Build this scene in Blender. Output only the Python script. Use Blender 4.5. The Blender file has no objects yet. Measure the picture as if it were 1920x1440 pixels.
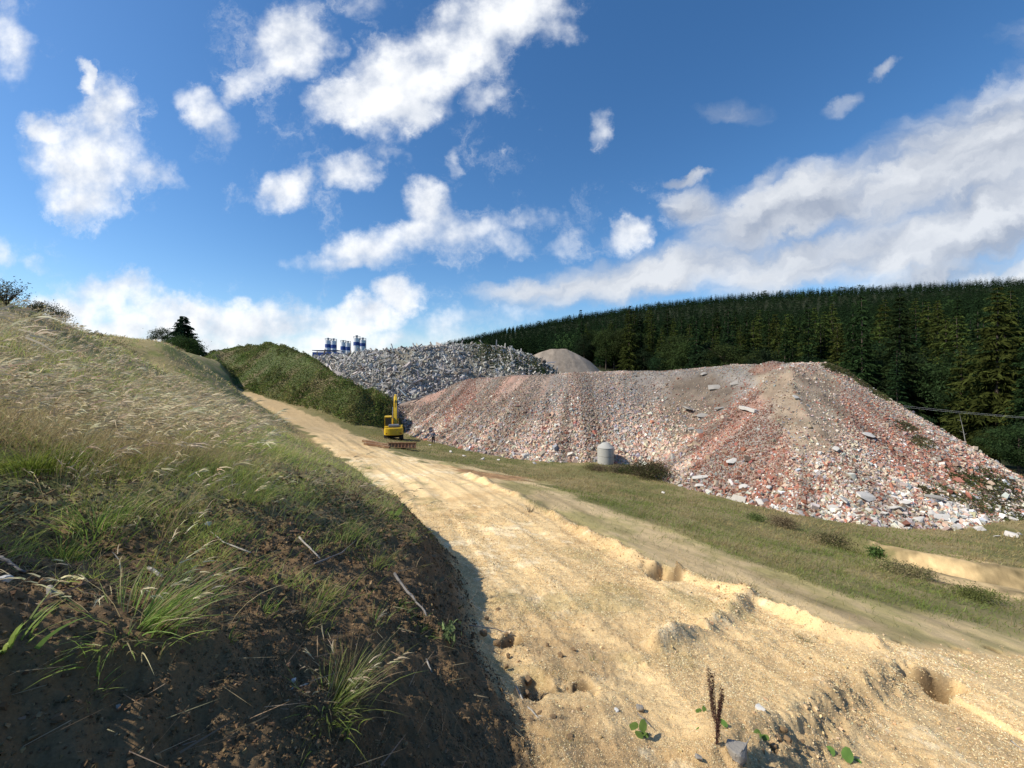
import bpy, bmesh, math, random
import numpy as np
from mathutils import Vector, Matrix

random.seed(7)
RNG = np.random.default_rng(7)
SC = bpy.context.scene
COL = SC.collection

# ------------------------------------------------------------------ camera
FPX, CV, CU = 737.0, 700.0, 960.0          # focal length, horizon row and centre column of the 1920 px wide photograph
cam_d = bpy.data.cameras.new('camera')
cam = bpy.data.objects.new('camera', cam_d); COL.objects.link(cam)
cam_d.sensor_fit = 'HORIZONTAL'; cam_d.sensor_width = 36.0
cam_d.lens = 36.0 * FPX / 1920.0
cam_d.shift_y = -(720.0 - CV) / 1920.0
cam_d.clip_start = 0.05; cam_d.clip_end = 9000
cam.location = (0, 0, 0); cam.rotation_euler = (math.radians(90), 0, 0)
SC.camera = cam

# ------------------------------------------------------------------ sun, exposure
SUN_EL = math.radians(43.0)
SUN_AZ = math.atan2(-0.97, -0.22)          # direction towards the sun, clockwise from +Y
sun_dir = Vector((math.cos(SUN_EL) * math.sin(SUN_AZ), math.cos(SUN_EL) * math.cos(SUN_AZ), math.sin(SUN_EL)))
sd = bpy.data.lights.new('sun', 'SUN'); sun = bpy.data.objects.new('sun', sd); COL.objects.link(sun)
sd.energy = 4.6; sd.angle = math.radians(0.53); sd.color = (1.0, 0.93, 0.80)
sun.rotation_euler = sun_dir.to_track_quat('Z', 'Y').to_euler()
SC.view_settings.view_transform = 'Standard'; SC.view_settings.look = 'None'
SC.view_settings.gamma = 1.0; SC.view_settings.exposure = 0.2
SC.view_settings.use_curve_mapping = False

# ------------------------------------------------------------------ world: sky and clouds
world = bpy.data.worlds.new('World'); SC.world = world; world.use_nodes = True
wt = world.node_tree; wt.nodes.clear()

class NT:
    """small helper to chain shader nodes"""
    def __init__(s, tree): s.t = tree
    def n(s, typ, **kw):
        nd = s.t.nodes.new(typ)
        for k, v in kw.items(): setattr(nd, k, v)
        return nd
    def put(s, sock, v):
        if isinstance(v, bpy.types.NodeSocket): s.t.links.new(v, sock)
        elif v is not None: sock.default_value = v
    def m(s, op, a, b=None, c=None, clamp=False):
        nd = s.n('ShaderNodeMath', operation=op, use_clamp=clamp)
        s.put(nd.inputs[0], a); s.put(nd.inputs[1], b); s.put(nd.inputs[2], c)
        return nd.outputs[0]
    def vm(s, op, a, b=None, scale=None):
        nd = s.n('ShaderNodeVectorMath', operation=op)
        s.put(nd.inputs[0], a); s.put(nd.inputs[1], b)
        if scale is not None: s.put(nd.inputs['Scale'], scale)
        return nd.outputs['Value'] if op in ('LENGTH', 'DOT_PRODUCT', 'DISTANCE') else nd.outputs[0]
    def noise(s, vec, scale, detail=5, rough=0.55, dist=0.0, dims='3D'):
        nd = s.n('ShaderNodeTexNoise', noise_dimensions=dims)
        s.put(nd.inputs['Vector'], vec); s.put(nd.inputs['Scale'], scale)
        nd.inputs['Detail'].default_value = detail; nd.inputs['Roughness'].default_value = rough
        nd.inputs['Distortion'].default_value = dist
        return nd.outputs['Fac']
    def mix(s, f, a, b, blend='MIX'):
        nd = s.n('ShaderNodeMix', data_type='RGBA', blend_type=blend)
        s.put(nd.inputs[0], f); s.put(nd.inputs[6], a); s.put(nd.inputs[7], b)
        return nd.outputs[2]
    def ramp(s, f, a, b, c=0.0, d=1.0, interp='SMOOTHSTEP'):
        nd = s.n('ShaderNodeMapRange', interpolation_type=interp)
        s.put(nd.inputs[0], f)
        for i, v in enumerate((a, b, c, d)): s.put(nd.inputs[1 + i], v)
        return nd.outputs[0]
    def xyz(s, x, y, z):
        nd = s.n('ShaderNodeCombineXYZ'); s.put(nd.inputs[0], x); s.put(nd.inputs[1], y); s.put(nd.inputs[2], z)
        return nd.outputs[0]

W = NT(wt)
sky = W.n('ShaderNodeTexSky', sky_type='NISHITA', sun_disc=False)
sky.sun_elevation = SUN_EL; sky.sun_rotation = SUN_AZ
sky.altitude = 400; sky.air_density = 1.0; sky.dust_density = 0.6; sky.ozone_density = 3.5
tc = W.n('ShaderNodeTexCoord')
sep = W.n('ShaderNodeSeparateXYZ'); W.put(sep.inputs[0], tc.outputs['Generated'])
yc = W.m('MAXIMUM', sep.outputs[1], 0.12)
px_ = W.m('DIVIDE', sep.outputs[0], yc); pz_ = W.m('DIVIDE', sep.outputs[2], yc)
P = W.xyz(px_, pz_, 0.0)
# domain warp gives the ragged outline
wa = W.n('ShaderNodeTexNoise'); W.put(wa.inputs['Vector'], P); wa.inputs['Scale'].default_value = 7.0
wa.inputs['Detail'].default_value = 6; wa.inputs['Roughness'].default_value = 0.62
warp = W.vm('SCALE', W.vm('SUBTRACT', wa.outputs['Color'], (0.5, 0.5, 0.5)), scale=0.17)
PW = W.vm('ADD', P, warp)

def blob_field(blobs, pos, big=1.0):
    acc = None
    for b in blobs:
        u, v, ru, rv = b[:4]; ang = b[4] if len(b) > 4 else 0.0; w = b[5] if len(b) > 5 else 1.0
        if big > 1: w, ru, rv = (w * big, ru * 1.12, rv * 1.12) if rv > 33 and w > .5 else (w * .8, ru * 1.15, rv * 1.15)
        mp = W.n('ShaderNodeMapping', vector_type='TEXTURE')
        W.put(mp.inputs[0], pos)
        mp.inputs[1].default_value = ((u - CU) / FPX, (CV - v) / FPX, 0)
        mp.inputs[2].default_value = (0, 0, math.radians(ang))
        mp.inputs[3].default_value = (ru / FPX, rv / FPX, 1)
        ln = W.vm('DOT_PRODUCT', mp.outputs[0], None)
        W.put(ln.node.inputs[1], mp.outputs[0])
        f = W.m('MULTIPLY_ADD', ln, -w, w)
        acc = f if acc is None else W.m('SMOOTH_MAX', acc, f, 0.25)
    return acc

cumulus = [(170,300,105,105),(195,215,62,70),(110,240,62,38,-15),(165,372,78,48),(268,322,58,30,-8),(158,158,20,36,10,.9),
 (5,60,42,60,20,.45),(12,478,26,22,0,.5),(75,500,22,12,0,.3),
 (540,85,88,72),(465,150,62,42,30,.8),(385,212,44,22,-30,.6),(415,245,24,26,0,.5),
 (760,150,120,82,30),(850,85,120,78,20),(960,30,110,62,10),(660,190,92,40,15),(770,205,50,40),(1035,65,42,30,10,.7),(690,15,60,22,0,.4),
 (897,190,46,20,25,.55),(545,345,48,44,20,.9),(650,322,58,42,0,.9),(520,372,42,16,0,.6),(715,285,30,14,0,.3),
 (805,385,44,50,30,.75),(760,440,130,38,12,.8),(680,482,100,20,6,.8),(880,432,62,44,0,.7),(980,402,80,26,-4,.7),(860,470,120,22,4,.6),
 (1075,452,50,30,10,.9),(1172,440,44,34,10,.9),(852,292,10,26,0,.4),(1128,242,12,20,0,.22),
 (205,560,95,42),(130,588,70,34),(340,600,90,48),(450,612,110,46),(560,606,110,40),(660,592,90,36),(748,560,46,38,20),
 (728,640,34,24,0,.9),(600,645,150,34,0,.7),(380,655,200,34,0,.85),(200,625,120,40,0,.9),(905,600,100,18,5,.5),(800,640,80,20,0,.3)]
streaks = [(1900,265,190,110,28,.9),(1720,330,250,95,26,1.),(1500,395,210,70,20,1.),(1860,410,260,130,12,.95),(1300,395,62,42,0,.9),
 (1600,470,330,62,8,1.1),(1260,505,300,46,10,1.),(1060,540,160,22,2,.75),(1850,510,260,40,6,.8),(1400,430,150,60,20,.9),
 (2050,300,200,260,0,1.),(1288,336,42,9,6,.5),(1430,345,40,18,45,.3),(1655,132,20,9,30,.3),(1580,195,30,14,35,.25),(1400,210,40,12,0,.15)]
# streaky noise for the big bank on the right: long along the rise of the bank
mp = W.n('ShaderNodeMapping', vector_type='TEXTURE'); W.put(mp.inputs[0], PW)
mp.inputs[2].default_value = (0, 0, math.radians(20)); mp.inputs[3].default_value = (0.62, 0.20, 1)
def fbmA(vec): return W.noise(vec, 5.2, 9, 0.565)
fA = fbmA(P)
fA2 = fbmA(W.vm('ADD', P, (-0.035, 0.045, 0.0)))
mp2 = W.n('ShaderNodeMapping', vector_type='TEXTURE'); W.put(mp2.inputs[0], W.vm('ADD', PW, (-0.02, 0.05, 0)))
mp2.inputs[2].default_value = (0, 0, math.radians(20)); mp2.inputs[3].default_value = (0.62, 0.20, 1)
fB = W.noise(mp.outputs[0], 1.6, 6, 0.50)
fB2 = W.noise(mp2.outputs[0], 1.6, 6, 0.50)
bA = blob_field(cumulus, PW, 1.45); bB = blob_field(streaks, W.vm('ADD', P, W.vm('SCALE', warp, scale=0.7)))
dA = W.m('ADD', bA, W.m('MULTIPLY_ADD', fA, 4.4, -2.25))
dB = W.m('ADD', bB, W.m('MULTIPLY_ADD', fB, 2.8, -1.35))
aA = W.ramp(dA, -0.30, 1.45); aB = W.ramp(dB, -0.50, 1.0)
fV = W.noise(W.vm('ADD', P, W.vm('SCALE', warp, scale=1.5)), 9.0, 9, 0.66)
aV = W.m('MULTIPLY', W.ramp(W.m('ADD', W.m('MULTIPLY_ADD', bA, 0.55, 0.10), W.m('MULTIPLY_ADD', fV, 4.2, -2.1)), 0.0, 1.3), 0.5)
bV = blob_field([(620,260,220,120),(880,320,180,90),(400,270,90,60),(1010,430,210,70),(300,545,260,45),(860,570,220,60),(1150,390,160,60),(900,190,110,80),(480,40,150,70),(50,60,100,90),(60,490,110,50),(700,600,220,70),(690,120,200,160),(200,300,170,150),(540,110,150,120),(540,360,140,80)], P)
aV2 = W.m('MULTIPLY', W.ramp(W.m('ADD', W.m('MULTIPLY_ADD', bV, 0.6, -0.35), W.m('MULTIPLY_ADD', fV, 4.6, -2.3)), 0.0, 1.5), 0.42)
aA = W.m('MAXIMUM', W.m('MAXIMUM', aA, aV), aV2)
shA = W.m('ADD', W.m('MULTIPLY', W.m('SUBTRACT', fA, fA2), 3.4), 0.70, clamp=True)
shB = W.m('ADD', W.m('MULTIPLY', W.m('SUBTRACT', fB, fB2), 2.8), 0.52, clamp=True)
cl_lit = (8.6, 8.7, 8.8, 1); cl_dark = (4.8, 5.3, 6.2, 1)
cA = W.mix(shA, cl_dark, cl_lit); cB = W.mix(shB, (3.2, 3.6, 4.4, 1), (6.6, 6.8, 7.1, 1))
skyc = sky.outputs[0]
hsv = W.n('ShaderNodeHueSaturation'); hsv.inputs['Saturation'].default_value = 1.22; hsv.inputs['Value'].default_value = 1.22; W.put(hsv.inputs['Color'], skyc)
front = W.ramp(sep.outputs[1], 0.10, 0.22)
col = W.mix(W.m('MULTIPLY', W.m('MULTIPLY', aB, 0.93), front), hsv.outputs[0], cB)
col = W.mix(W.m('MULTIPLY', W.m('MULTIPLY', aA, 0.96), front), col, cA)
bg = W.n('ShaderNodeBackground'); W.put(bg.inputs[0], col); bg.inputs[1].default_value = 0.11
wo = W.n('ShaderNodeOutputWorld'); wt.links.new(bg.outputs[0], wo.inputs[0])

# ------------------------------------------------------------------ numeric helpers
def px(u, v, Y): return ((u - CU) / FPX * Y, Y, (CV - v) / FPX * Y)
def to_px(x, y, z):
    yy = np.where(y > 0.05, y, 0.05)
    return CU + x / yy * FPX, CV - z / yy * FPX

def _hash(ix, iy, seed):
    h = (ix.astype(np.int64) * 374761393 + iy.astype(np.int64) * 668265263 + seed * 974634777) & 0xffffffff
    h = ((h ^ (h >> 13)) * 1274126177) & 0xffffffff
    h = h ^ (h >> 16)
    return (h & 0xffffff) / float(0xffffff)
def vnoise(x, y, seed=0):
    xi = np.floor(x); yi = np.floor(y); fx = x - xi; fy = y - yi
    fx = fx * fx * (3 - 2 * fx); fy = fy * fy * (3 - 2 * fy)
    a = _hash(xi, yi, seed); b = _hash(xi + 1, yi, seed); c = _hash(xi, yi + 1, seed); d = _hash(xi + 1, yi + 1, seed)
    return (a * (1 - fx) + b * fx) * (1 - fy) + (c * (1 - fx) + d * fx) * fy * 1.0
def fbm(x, y, wl, octv=5, seed=0, rough=0.5):
    """about -1..1, largest wavelength wl"""
    s = 0; a = 1.0; t = 0; f = 1.0 / wl; c, sn = 0.8, 0.6
    for i in range(octv):
        s = s + a * (vnoise(x * f + 17.3 * i, y * f - 9.1 * i, seed + i) * 2 - 1); t += a
        a *= rough; f *= 2.03; x, y = c * x - sn * y, sn * x + c * y
    return s / t * 1.6
def sstep(a, b, x):
    t = np.clip((x - a) / (b - a), 0, 1); return t * t * (3 - 2 * t)
def poly_line(x, y, pts):
    """distance to polyline, arc length at the foot, signed distance (+ to the right of travel)"""
    best = np.full(x.shape, 1e18); arc = np.zeros(x.shape); sg = np.ones(x.shape); acc = 0.0
    for (ax, ay), (bx, by) in zip(pts[:-1], pts[1:]):
        dx, dy = bx - ax, by - ay; L2 = dx * dx + dy * dy; L = math.sqrt(L2)
        t = np.clip(((x - ax) * dx + (y - ay) * dy) / L2, 0, 1)
        qx = x - (ax + t * dx); qy = y - (ay + t * dy); d2 = qx * qx + qy * qy
        m = d2 < best
        best = np.where(m, d2, best); arc = np.where(m, acc + t * L, arc)
        sg = np.where(m, np.where((x - ax) * dy - (y - ay) * dx > 0, 1.0, -1.0), sg); acc += L
    d = np.sqrt(best); return d, arc, sg * d
def poly_sd(x, y, pts):
    """signed distance to a closed polygon, + inside"""
    d, _, _ = poly_line(x, y, list(pts) + [pts[0]])
    ins = np.zeros(x.shape, bool); n = len(pts)
    for i in range(n):
        ax, ay = pts[i]; bx, by = pts[(i + 1) % n]
        if ay == by: continue
        c = ((ay > y) != (by > y)) & (x < (bx - ax) * (y - ay) / (by - ay) + ax)
        ins ^= c
    return np.where(ins, d, -d)

class RBF:
    """thin plate surface over (angle, log distance) of z / (r + 2)"""
    def __init__(s, pts, lam=1e-4):
        pts = np.array(pts, float); s.c = s.key(pts[:, 0], pts[:, 1])
        r = np.hypot(pts[:, 0], pts[:, 1]); f = pts[:, 2] / (r + 2)
        n = len(pts); K = s.k(s.c, s.c) + lam * np.eye(n)
        Pm = np.c_[np.ones(n), s.c]; A = np.block([[K, Pm], [Pm.T, np.zeros((3, 3))]])
        w = np.linalg.solve(A, np.r_[f, 0, 0, 0]); s.w = w[:n]; s.a = w[n:]
    def key(s, x, y):
        return np.c_[np.arctan2(x, y) * 1.2, np.log(np.maximum(np.hypot(x, y), 0.8)) * 0.8]
    def k(s, a, b):
        d = ((a[:, None, :] - b[None, :, :]) ** 2).sum(-1); return 0.5 * d * np.log(d + 1e-12)
    def __call__(s, x, y):
        out = np.empty(x.size); X = x.ravel(); Y = y.ravel()
        for i in range(0, X.size, 60000):
            xs, ys = X[i:i + 60000], Y[i:i + 60000]
            th = np.arctan2(xs, ys); r = np.hypot(xs, ys); lim = math.radians(68)
            def ev(t):
                k = np.c_[t * 1.2, np.log(np.clip(r, 1.4, 1700)) * 0.8]
                return s.k(k, s.c) @ s.w + s.a[0] + k @ s.a[1:]
            f = ev(np.clip(th, -lim, lim))
            back = np.abs(th) > lim
            if back.any():
                fr = ev(np.full(th.shape, lim)); fl = ev(np.full(th.shape, -lim))
                t = np.where(th > 0, (th - lim), (th + 2 * math.pi - lim)) / (2 * math.pi - 2 * lim)
                t = np.clip(t, 0, 1); t = t * t * (3 - 2 * t)
                f = np.where(back, fr * (1 - t) + fl * t, f)
            z = f * (np.clip(r, 1.4, 1700) + 2)
            w = np.clip(r / 1.4, 0, 1); z = z * w + (-1.75) * (1 - w)
            out[i:i + 60000] = z
        return out.reshape(x.shape)

def P3(*a):  # (u, v, Y)
    return [px(*q) for q in a]
def PZ(*a):  # (u, Y, z)
    return [((u - CU) / FPX * Y, Y, z) for u, Y, z in a]

# valley, road and far hills
R_pts = P3((960,1440,2.75),(1300,1440,2.95),(1600,1440,3.4),(1920,1440,3.8),(1340,1395,3.2),
 (1100,1300,3.95),(1000,1200,5.3),(1300,1250,4.8),(1600,1250,5.5),(1920,1300,5.6),
 (900,1100,7.3),(1150,1100,7.8),(1400,1100,9),(1920,1150,10.5),(1700,1080,13),(1920,1060,16),
 (850,1000,12),(1050,1000,13),(1300,1000,15),(1600,1030,17),
 (780,930,18),(1000,930,19),(1300,950,24),(1600,985,24.5),(1800,995,24),(1920,975,26),
 (720,870,29),(850,880,29),(1000,888,35),(1200,905,34),(650,815,48),(740,823,57),(812,832,53),
 (560,780,62),(470,740,73),(400,697,92),(1135,868,41.7),(960,860,43.8),(640,805,58),(700,790,66))
R_pts += PZ((1400,1.6,-2.6),(2300,5.6,-5.2),(2300,3.5,-4.4),(2300,12,-7.6),(2300,26,-10.5),(745,72,-9.3),(745,79,-5.4),(600,66,-6.2),(520,72,-4.8),(440,78,-2.6),
 (960,90,-5),(1100,80,-7),(1300,70,-9),(1500,60,-10.5),(1700,50,-11.5),(1920,45,-12),(2300,50,-12),(700,100,-3),(500,110,-1),(350,115,1.5),
 (2000,60,-14),(1920,90,-11),(1700,80,-12.5),(1920,115,-3),(1920,200,25),(1920,350,55),(1920,560,124),(1920,760,118),(2300,115,2),(2300,200,25),(2300,350,54),(2300,560,126),
 (1500,100,-11),(1500,150,-3),(1500,250,20),(1500,420,58),(1500,720,137),(1500,950,128),(1300,140,-5),(1300,300,24),(1300,800,136),(1300,1050,125),
 (1100,130,-1),(1100,200,5),(1100,350,24),(1100,900,118),(1100,1150,105),(960,130,0),(960,980,98),(960,1250,85),(835,150,0),(835,300,8),(835,640,30),(835,1050,65),(835,1300,52),
 (640,150,3),(640,210,7),(640,600,8),(640,1100,12),(300,150,3),(300,500,6),(0,150,3),(0,500,5),(1920,1300,100),(300,1100,0))
# grassy bank on the left
B_pts = P3((0,1440,1.27),(450,1440,1.66),(850,1440,2.45),(0,1200,1.52),(400,1200,2.05),(750,1200,3.2),
 (0,1080,1.9),(0,1020,2.5),(400,1060,3.1),(400,1010,3.8),(700,1070,4.6),(0,900,3.9),(300,890,4.9),(600,900,7.4),(768,990,7.4),
 (0,780,6.0),(200,790,7.4),(420,800,14),(580,845,20),(690,905,15),
 (0,660,9.5),(150,690,13.5),(300,720,22),(400,745,35),(505,792,42),
 (0,566,18),(60,588,21.5),(110,608,25),(200,650,32),(280,678,42),(360,694,56),(400,702,70),(436,740,70),(612,850,29))
B_pts += [(-5.2,1.2,0.2),(-3.2,0.9,0.05),(-2.6,1.1,-.42),(-3.4,2.2,-.6),(-3,0,-.1),(-9,4,.9),(-16,8,1.7),(-30,17,3.6),(-48,36,4.4),(-40,45,3.2),(-60,75,3.4),(-80,60,5),  # unseen slope left of view, its near points raised to shade the lower bank
 (-1.0,1.1,-1.72),(-60,95,2.0),(-100,120,4)]
RB, BB = RBF(R_pts), RBF(B_pts)
def XY(*a): return [((u - CU) / FPX * Y, Y) for u, Y in a]
crest = [(-0.15, 0.2)] + XY((880,2.4),(850,3.2),(800,4.4),(775,5.8),(776,7.2),(758,9.6),(690,16.0),(612,29),(522,56),(436,71),(392,90)) + [(-80, 125)]

def base_z(x, y):
    r = np.hypot(x, y)
    zr = RB(x, y); zb = BB(x, y)
    d, arc, sd_ = poly_line(x, y, crest)
    sd_ = sd_ + 0.16 * fbm(x, y, 1.1, 3, 5) * sstep(0, 3, arc) * np.clip(r / 6, .5, 3)
    wd = np.interp(arc, [0, 2.5, 4, 6, 9, 16, 30, 60], [0.7, .75, 1.0, 1.25, 1.2, 1.0, 1.2, 2.5])
    t = np.clip(sd_ / wd, 0, 1)
    t = t ** 0.8; t = 0.35 * t + 0.65 * (t * t * (3 - 2 * t))
    far = sstep(95, 130, r)
    # behind the viewer the bank takes over only on the left
    t = np.where(y < 0.2, sstep(-1.0, 1.2, x + 0.5), t)
    zb = zb * (1 - far) + zr * far
    return zb * (1 - t) + zr * t, t
def hit(u, v, y0=1.2, y1=200):
    """where the ray through a photograph pixel meets the ground"""
    Y = np.exp(np.linspace(math.log(y0), math.log(y1), 900)); X = (u - CU) / FPX * Y; Z = (CV - v) / FPX * Y
    g, _ = base_z(X, Y); i = np.argmax(g >= Z)
    return X[i], Y[i], Z[i]
def hxy(*a): return [hit(u, v)[:2] for u, v in a]

road_c = hxy((1420,1436),(1250,1250),(1060,1090),(930,975),(830,905),(745,862),(655,815),(560,776),(472,741))
berm1 = hxy((870,888),(960,925),(1050,975),(1130,1020),(1210,1062),(1290,1085),(1400,1122))
berm1b = hxy((1405,1122),(1370,1150),(1310,1190),(1230,1215))
berm2 = hxy((1430,1135),(1540,1185),(1640,1212))
scarp = hxy((1290,1500),(1400,1415),(1490,1350),(1545,1300),(1620,1265),(1700,1250),(1800,1265))
LS = sum(math.dist(a, b) for a, b in zip(scarp[:-1], scarp[1:]))
pits = [(hit(1250,1078), .40, .62), (hit(1748,1268), .25, .62), (hit(1300,1186), .15, .26), (hit(1548,1200), .08, .2), (hit(1690,1206), .09, .14),
        (hit(1800,1216), .09, .12), (hit(1860,1218), .08, .12), (hit(960,1205), .18, .2), (hit(1010,1290), .2, .2), (hit(1090,1290), .14, .15)]
rip_polys = [(hxy((1090,1085),(1210,1070),(1300,1105),(1300,1160),(1120,1145)), .24, .020), (hxy((1440,1140),(1560,1165),(1620,1195),(1460,1180)), .20, .014), (hxy((1690,1320),(1920,1310),(1920,1420),(1640,1430)), .16, .010), (hxy((820,940),(960,960),(1080,1010),(900,1010)), .5, .018), (hxy((960,1060),(1080,1060),(1120,1130),(980,1120)), .28, .010)]
scar = hxy((1600,1015),(1650,1035),(1740,1055),(1830,1072),(1920,1085),(2100,1105))
sand_poly = hxy((430,715),(475,736),(560,772),(650,806),(700,832),(790,862),(880,888),(960,925),(1130,1015),(1290,1085),(1420,1120),(1560,1180),(1700,1212),(1920,1232),
                (2400,1262),(2600,1500),(2000,1700),(1300,1700),(900,1500),(800,1300),(850,1120),(745,985),(690,915),(636,860),(556,797),(470,752),(415,712))
track_poly = hxy((690,828),(800,860),(900,878),(1000,897),(1080,930),(1250,992),(1400,1052),(1600,1125),(1920,1196),(2400,1262),(1920,1245),(1560,1190),(1420,1120),(1290,1090),(1130,1015),(960,925),(790,870))
scar_poly = hxy((1640,1030),(1740,1046),(1830,1055),(1960,1078),(1960,1120),(1850,1108),(1760,1098),(1690,1070))
red_poly = hxy((820,872),(900,885),(1000,896),(985,905),(880,895),(800,880))

def wgt_s(arc): return 1 - sstep(LS - 1.3, LS - .1, arc)
def ground_z(x, y, fine=True):
    z, t = base_z(x, y); r = np.hypot(x, y)
    near = 1 - sstep(40, 90, r)
    # berms pushed up by the dozer
    for ln, h, w in ((berm1, .24, .28), (berm1b, .20, .20), (berm2, .20, .17)):
        d, arc, s = poly_line(x, y, ln)
        w2 = w * (1 + 0.35 * fbm(x, y, .9, 3, 11)); hh = h * (1 + 0.5 * fbm(x, y, .7, 3, 12)) * (.35 + .65 * sstep(-.5, .2, fbm(x, y, 3.0, 3, 14)))
        z = z + hh * np.exp(-(d / w2) ** 2) * near
    d, arc, s = poly_line(x, y, scarp)
    s = s + .09 * fbm(x, y, .6, 3, 13, .45)
    wgt = sstep(0, .5, arc) * (1 - sstep(2.2, 3.4, d)) * (1 - sstep(LS - 1.3, LS - .1, arc))
    z = z + wgt * np.where(s > 0, .0, .0) - wgt * .18 * sstep(-.10, .46, s) * np.exp(-(np.clip(s - .4, 0, 9) / 1.3) ** 2) + wgt * .05 * np.exp(-((s + .12) / .2) ** 2)
    d, arc, s = poly_line(x, y, scar)
    z = z + .35 * np.exp(-(d / .6) ** 2) - .3 * np.exp(-((s - .9) / .6) ** 2)
    for (hx, hy, hz), rad, dep in pits:
        q = np.hypot(x - hx, (y - hy)) / (rad * (1 + .5 * fbm(x, y, rad, 2, 15)))
        z = z - dep * np.exp(-q ** 4)
    if not fine: return z
    rd, ra, rs = poly_line(x, y, road_c)
    onroad = (1 - sstep(3.2, 4.6, rd)) * t * near
    ruts = 0
    for off, w in ((-2.1, .28), (-.7, .30), (.9, .3), (2.3, .26)):
        o = rs - off - .25 * fbm(ra, ra * 0, 9.0, 2, int(20 + off * 3)); g = np.exp(-(o / w) ** 2)
        ruts = ruts - .038 * g * sstep(-.6, .3, fbm(x, y, 3.5, 3, 49)) + .02 * np.exp(-((np.abs(o) - w * 1.5) / .12) ** 2)
        ruts = ruts + g * .020 * np.sin(2 * np.pi * ra / .34 + .8 * fbm(x, y, 2, 2, 31)) * sstep(-.3, .3, fbm(x, y, 2.2, 2, 33))
    z = z + ruts * onroad
    z = z + .020 * fbm(ra * .25, rs * 2.0, 1.0, 4, 48, .6) * near * (1 - sstep(9, 14, rd)) * t
    z = z + .012 * onroad * sstep(.1, .5, fbm(x, y, 3.0, 2, 35)) * np.sin(2 * np.pi * (ra + .25 * rs + .1 * fbm(x, y, 1.2, 2, 36)) / .30)
    for rp, wl, am in rip_polys:
        z = z + 1.7 * am * sstep(-.3, .3, poly_sd(x, y, rp)) * np.sin(2 * np.pi * (y + .12 * x + .10 * fbm(x, y, 1.4, 3, 37)) / wl) * sstep(-.6, .1, fbm(x, y, .9, 3, 38))
    bank = (1 - t)
    z = z + near * (.085 * fbm(x, y, 1.6, 5, 41) * (.35 + .9 * bank) + .026 * fbm(x, y, .35, 5, 42, .62) * (.5 + 1.3 * bank * (1 - sstep(8, 20, r))) + (.010 + .008 * bank) * fbm(x, y, .09, 4, 47, .65) * (1 - sstep(6, 12, r)))
    cl = fbm(x, y, .16, 3, 43, .6)
    face = 4 * t * (1 - t) * (1 - sstep(12, 25, r))
    z = z + np.clip(cl, -.2, 1) * .03 * (1 - sstep(5, 10, r)) * (.4 + bank) + face * .08 * fbm(x, y, .3, 4, 44, .6)
    d, arc, s = poly_line(x, y, scarp)
    z = z + .07 * np.exp(-((s - .12) / .22) ** 2) * fbm(x, y, .16, 3, 46, .6) * wgt_s(arc)
    z = z + .8 * fbm(x, y, 25, 4, 45) * sstep(60, 120, r)
    return z

# ------------------------------------------------------------------ mesh and material helpers
def tag(o, label=None, cat=None, group=None, kind=None):
    if label: o['label'] = label
    if cat: o['category'] = cat
    if group: o['group'] = group
    if kind: o['kind'] = kind
    return o
def link(name, me, mat=None, parent=None):
    o = bpy.data.objects.new(name, me); COL.objects.link(o)
    if mat is not None and me is not None and not me.materials: me.materials.append(mat)
    if parent: o.parent = parent
    return o
def np_mesh(name, V, T, cols=None, smooth=False, mat=None, quads=False):
    me = bpy.data.meshes.new(name); V = np.asarray(V, np.float32).reshape(-1, 3); k = 4 if quads else 3
    T = np.asarray(T, np.int32).reshape(-1, k)
    me.vertices.add(len(V)); me.vertices.foreach_set('co', V.ravel())
    me.loops.add(T.size); me.loops.foreach_set('vertex_index', T.ravel())
    me.polygons.add(len(T)); me.polygons.foreach_set('loop_start', np.arange(0, T.size, k, dtype=np.int32))
    me.polygons.foreach_set('use_smooth', np.full(len(T), smooth))
    if cols is not None:
        a = me.attributes.new('col', 'FLOAT_COLOR', 'POINT')
        a.data.foreach_set('color', np.c_[np.asarray(cols, np.float32), np.ones(len(V), np.float32)].ravel())
    me.update(calc_edges=True)
    if mat: me.materials.append(mat)
    return me
def new_mat(name):
    m = bpy.data.materials.new(name); m.use_nodes = True; nt = m.node_tree; nt.nodes.clear()
    N = NT(nt); out = N.n('ShaderNodeOutputMaterial'); return m, N, out
def leaf_mat(name, transl=0.35, rough=0.6, spec=.3):
    m, N, out = new_mat(name)
    a = N.n('ShaderNodeAttribute', attribute_name='col')
    oi = N.n('ShaderNodeObjectInfo')
    hs = N.n('ShaderNodeHueSaturation'); N.put(hs.inputs['Color'], a.outputs['Color'])
    N.put(hs.inputs['Value'], N.m('MULTIPLY_ADD', oi.outputs['Random'], 0.5, 0.75))
    N.put(hs.inputs['Hue'], N.m('MULTIPLY_ADD', oi.outputs['Random'], 0.03, 0.487))
    pb = N.n('ShaderNodeBsdfPrincipled'); N.put(pb.inputs['Base Color'], hs.outputs[0])
    pb.inputs['Roughness'].default_value = rough; pb.inputs['Specular IOR Level'].default_value = spec
    tr = N.n('ShaderNodeBsdfTranslucent'); N.put(tr.inputs[0], hs.outputs[0])
    mx = N.n('ShaderNodeMixShader'); mx.inputs[0].default_value = transl
    N.t.links.new(pb.outputs[0], mx.inputs[1]); N.t.links.new(tr.outputs[0], mx.inputs[2]); N.t.links.new(mx.outputs[0], out.inputs[0])
    return m
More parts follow.
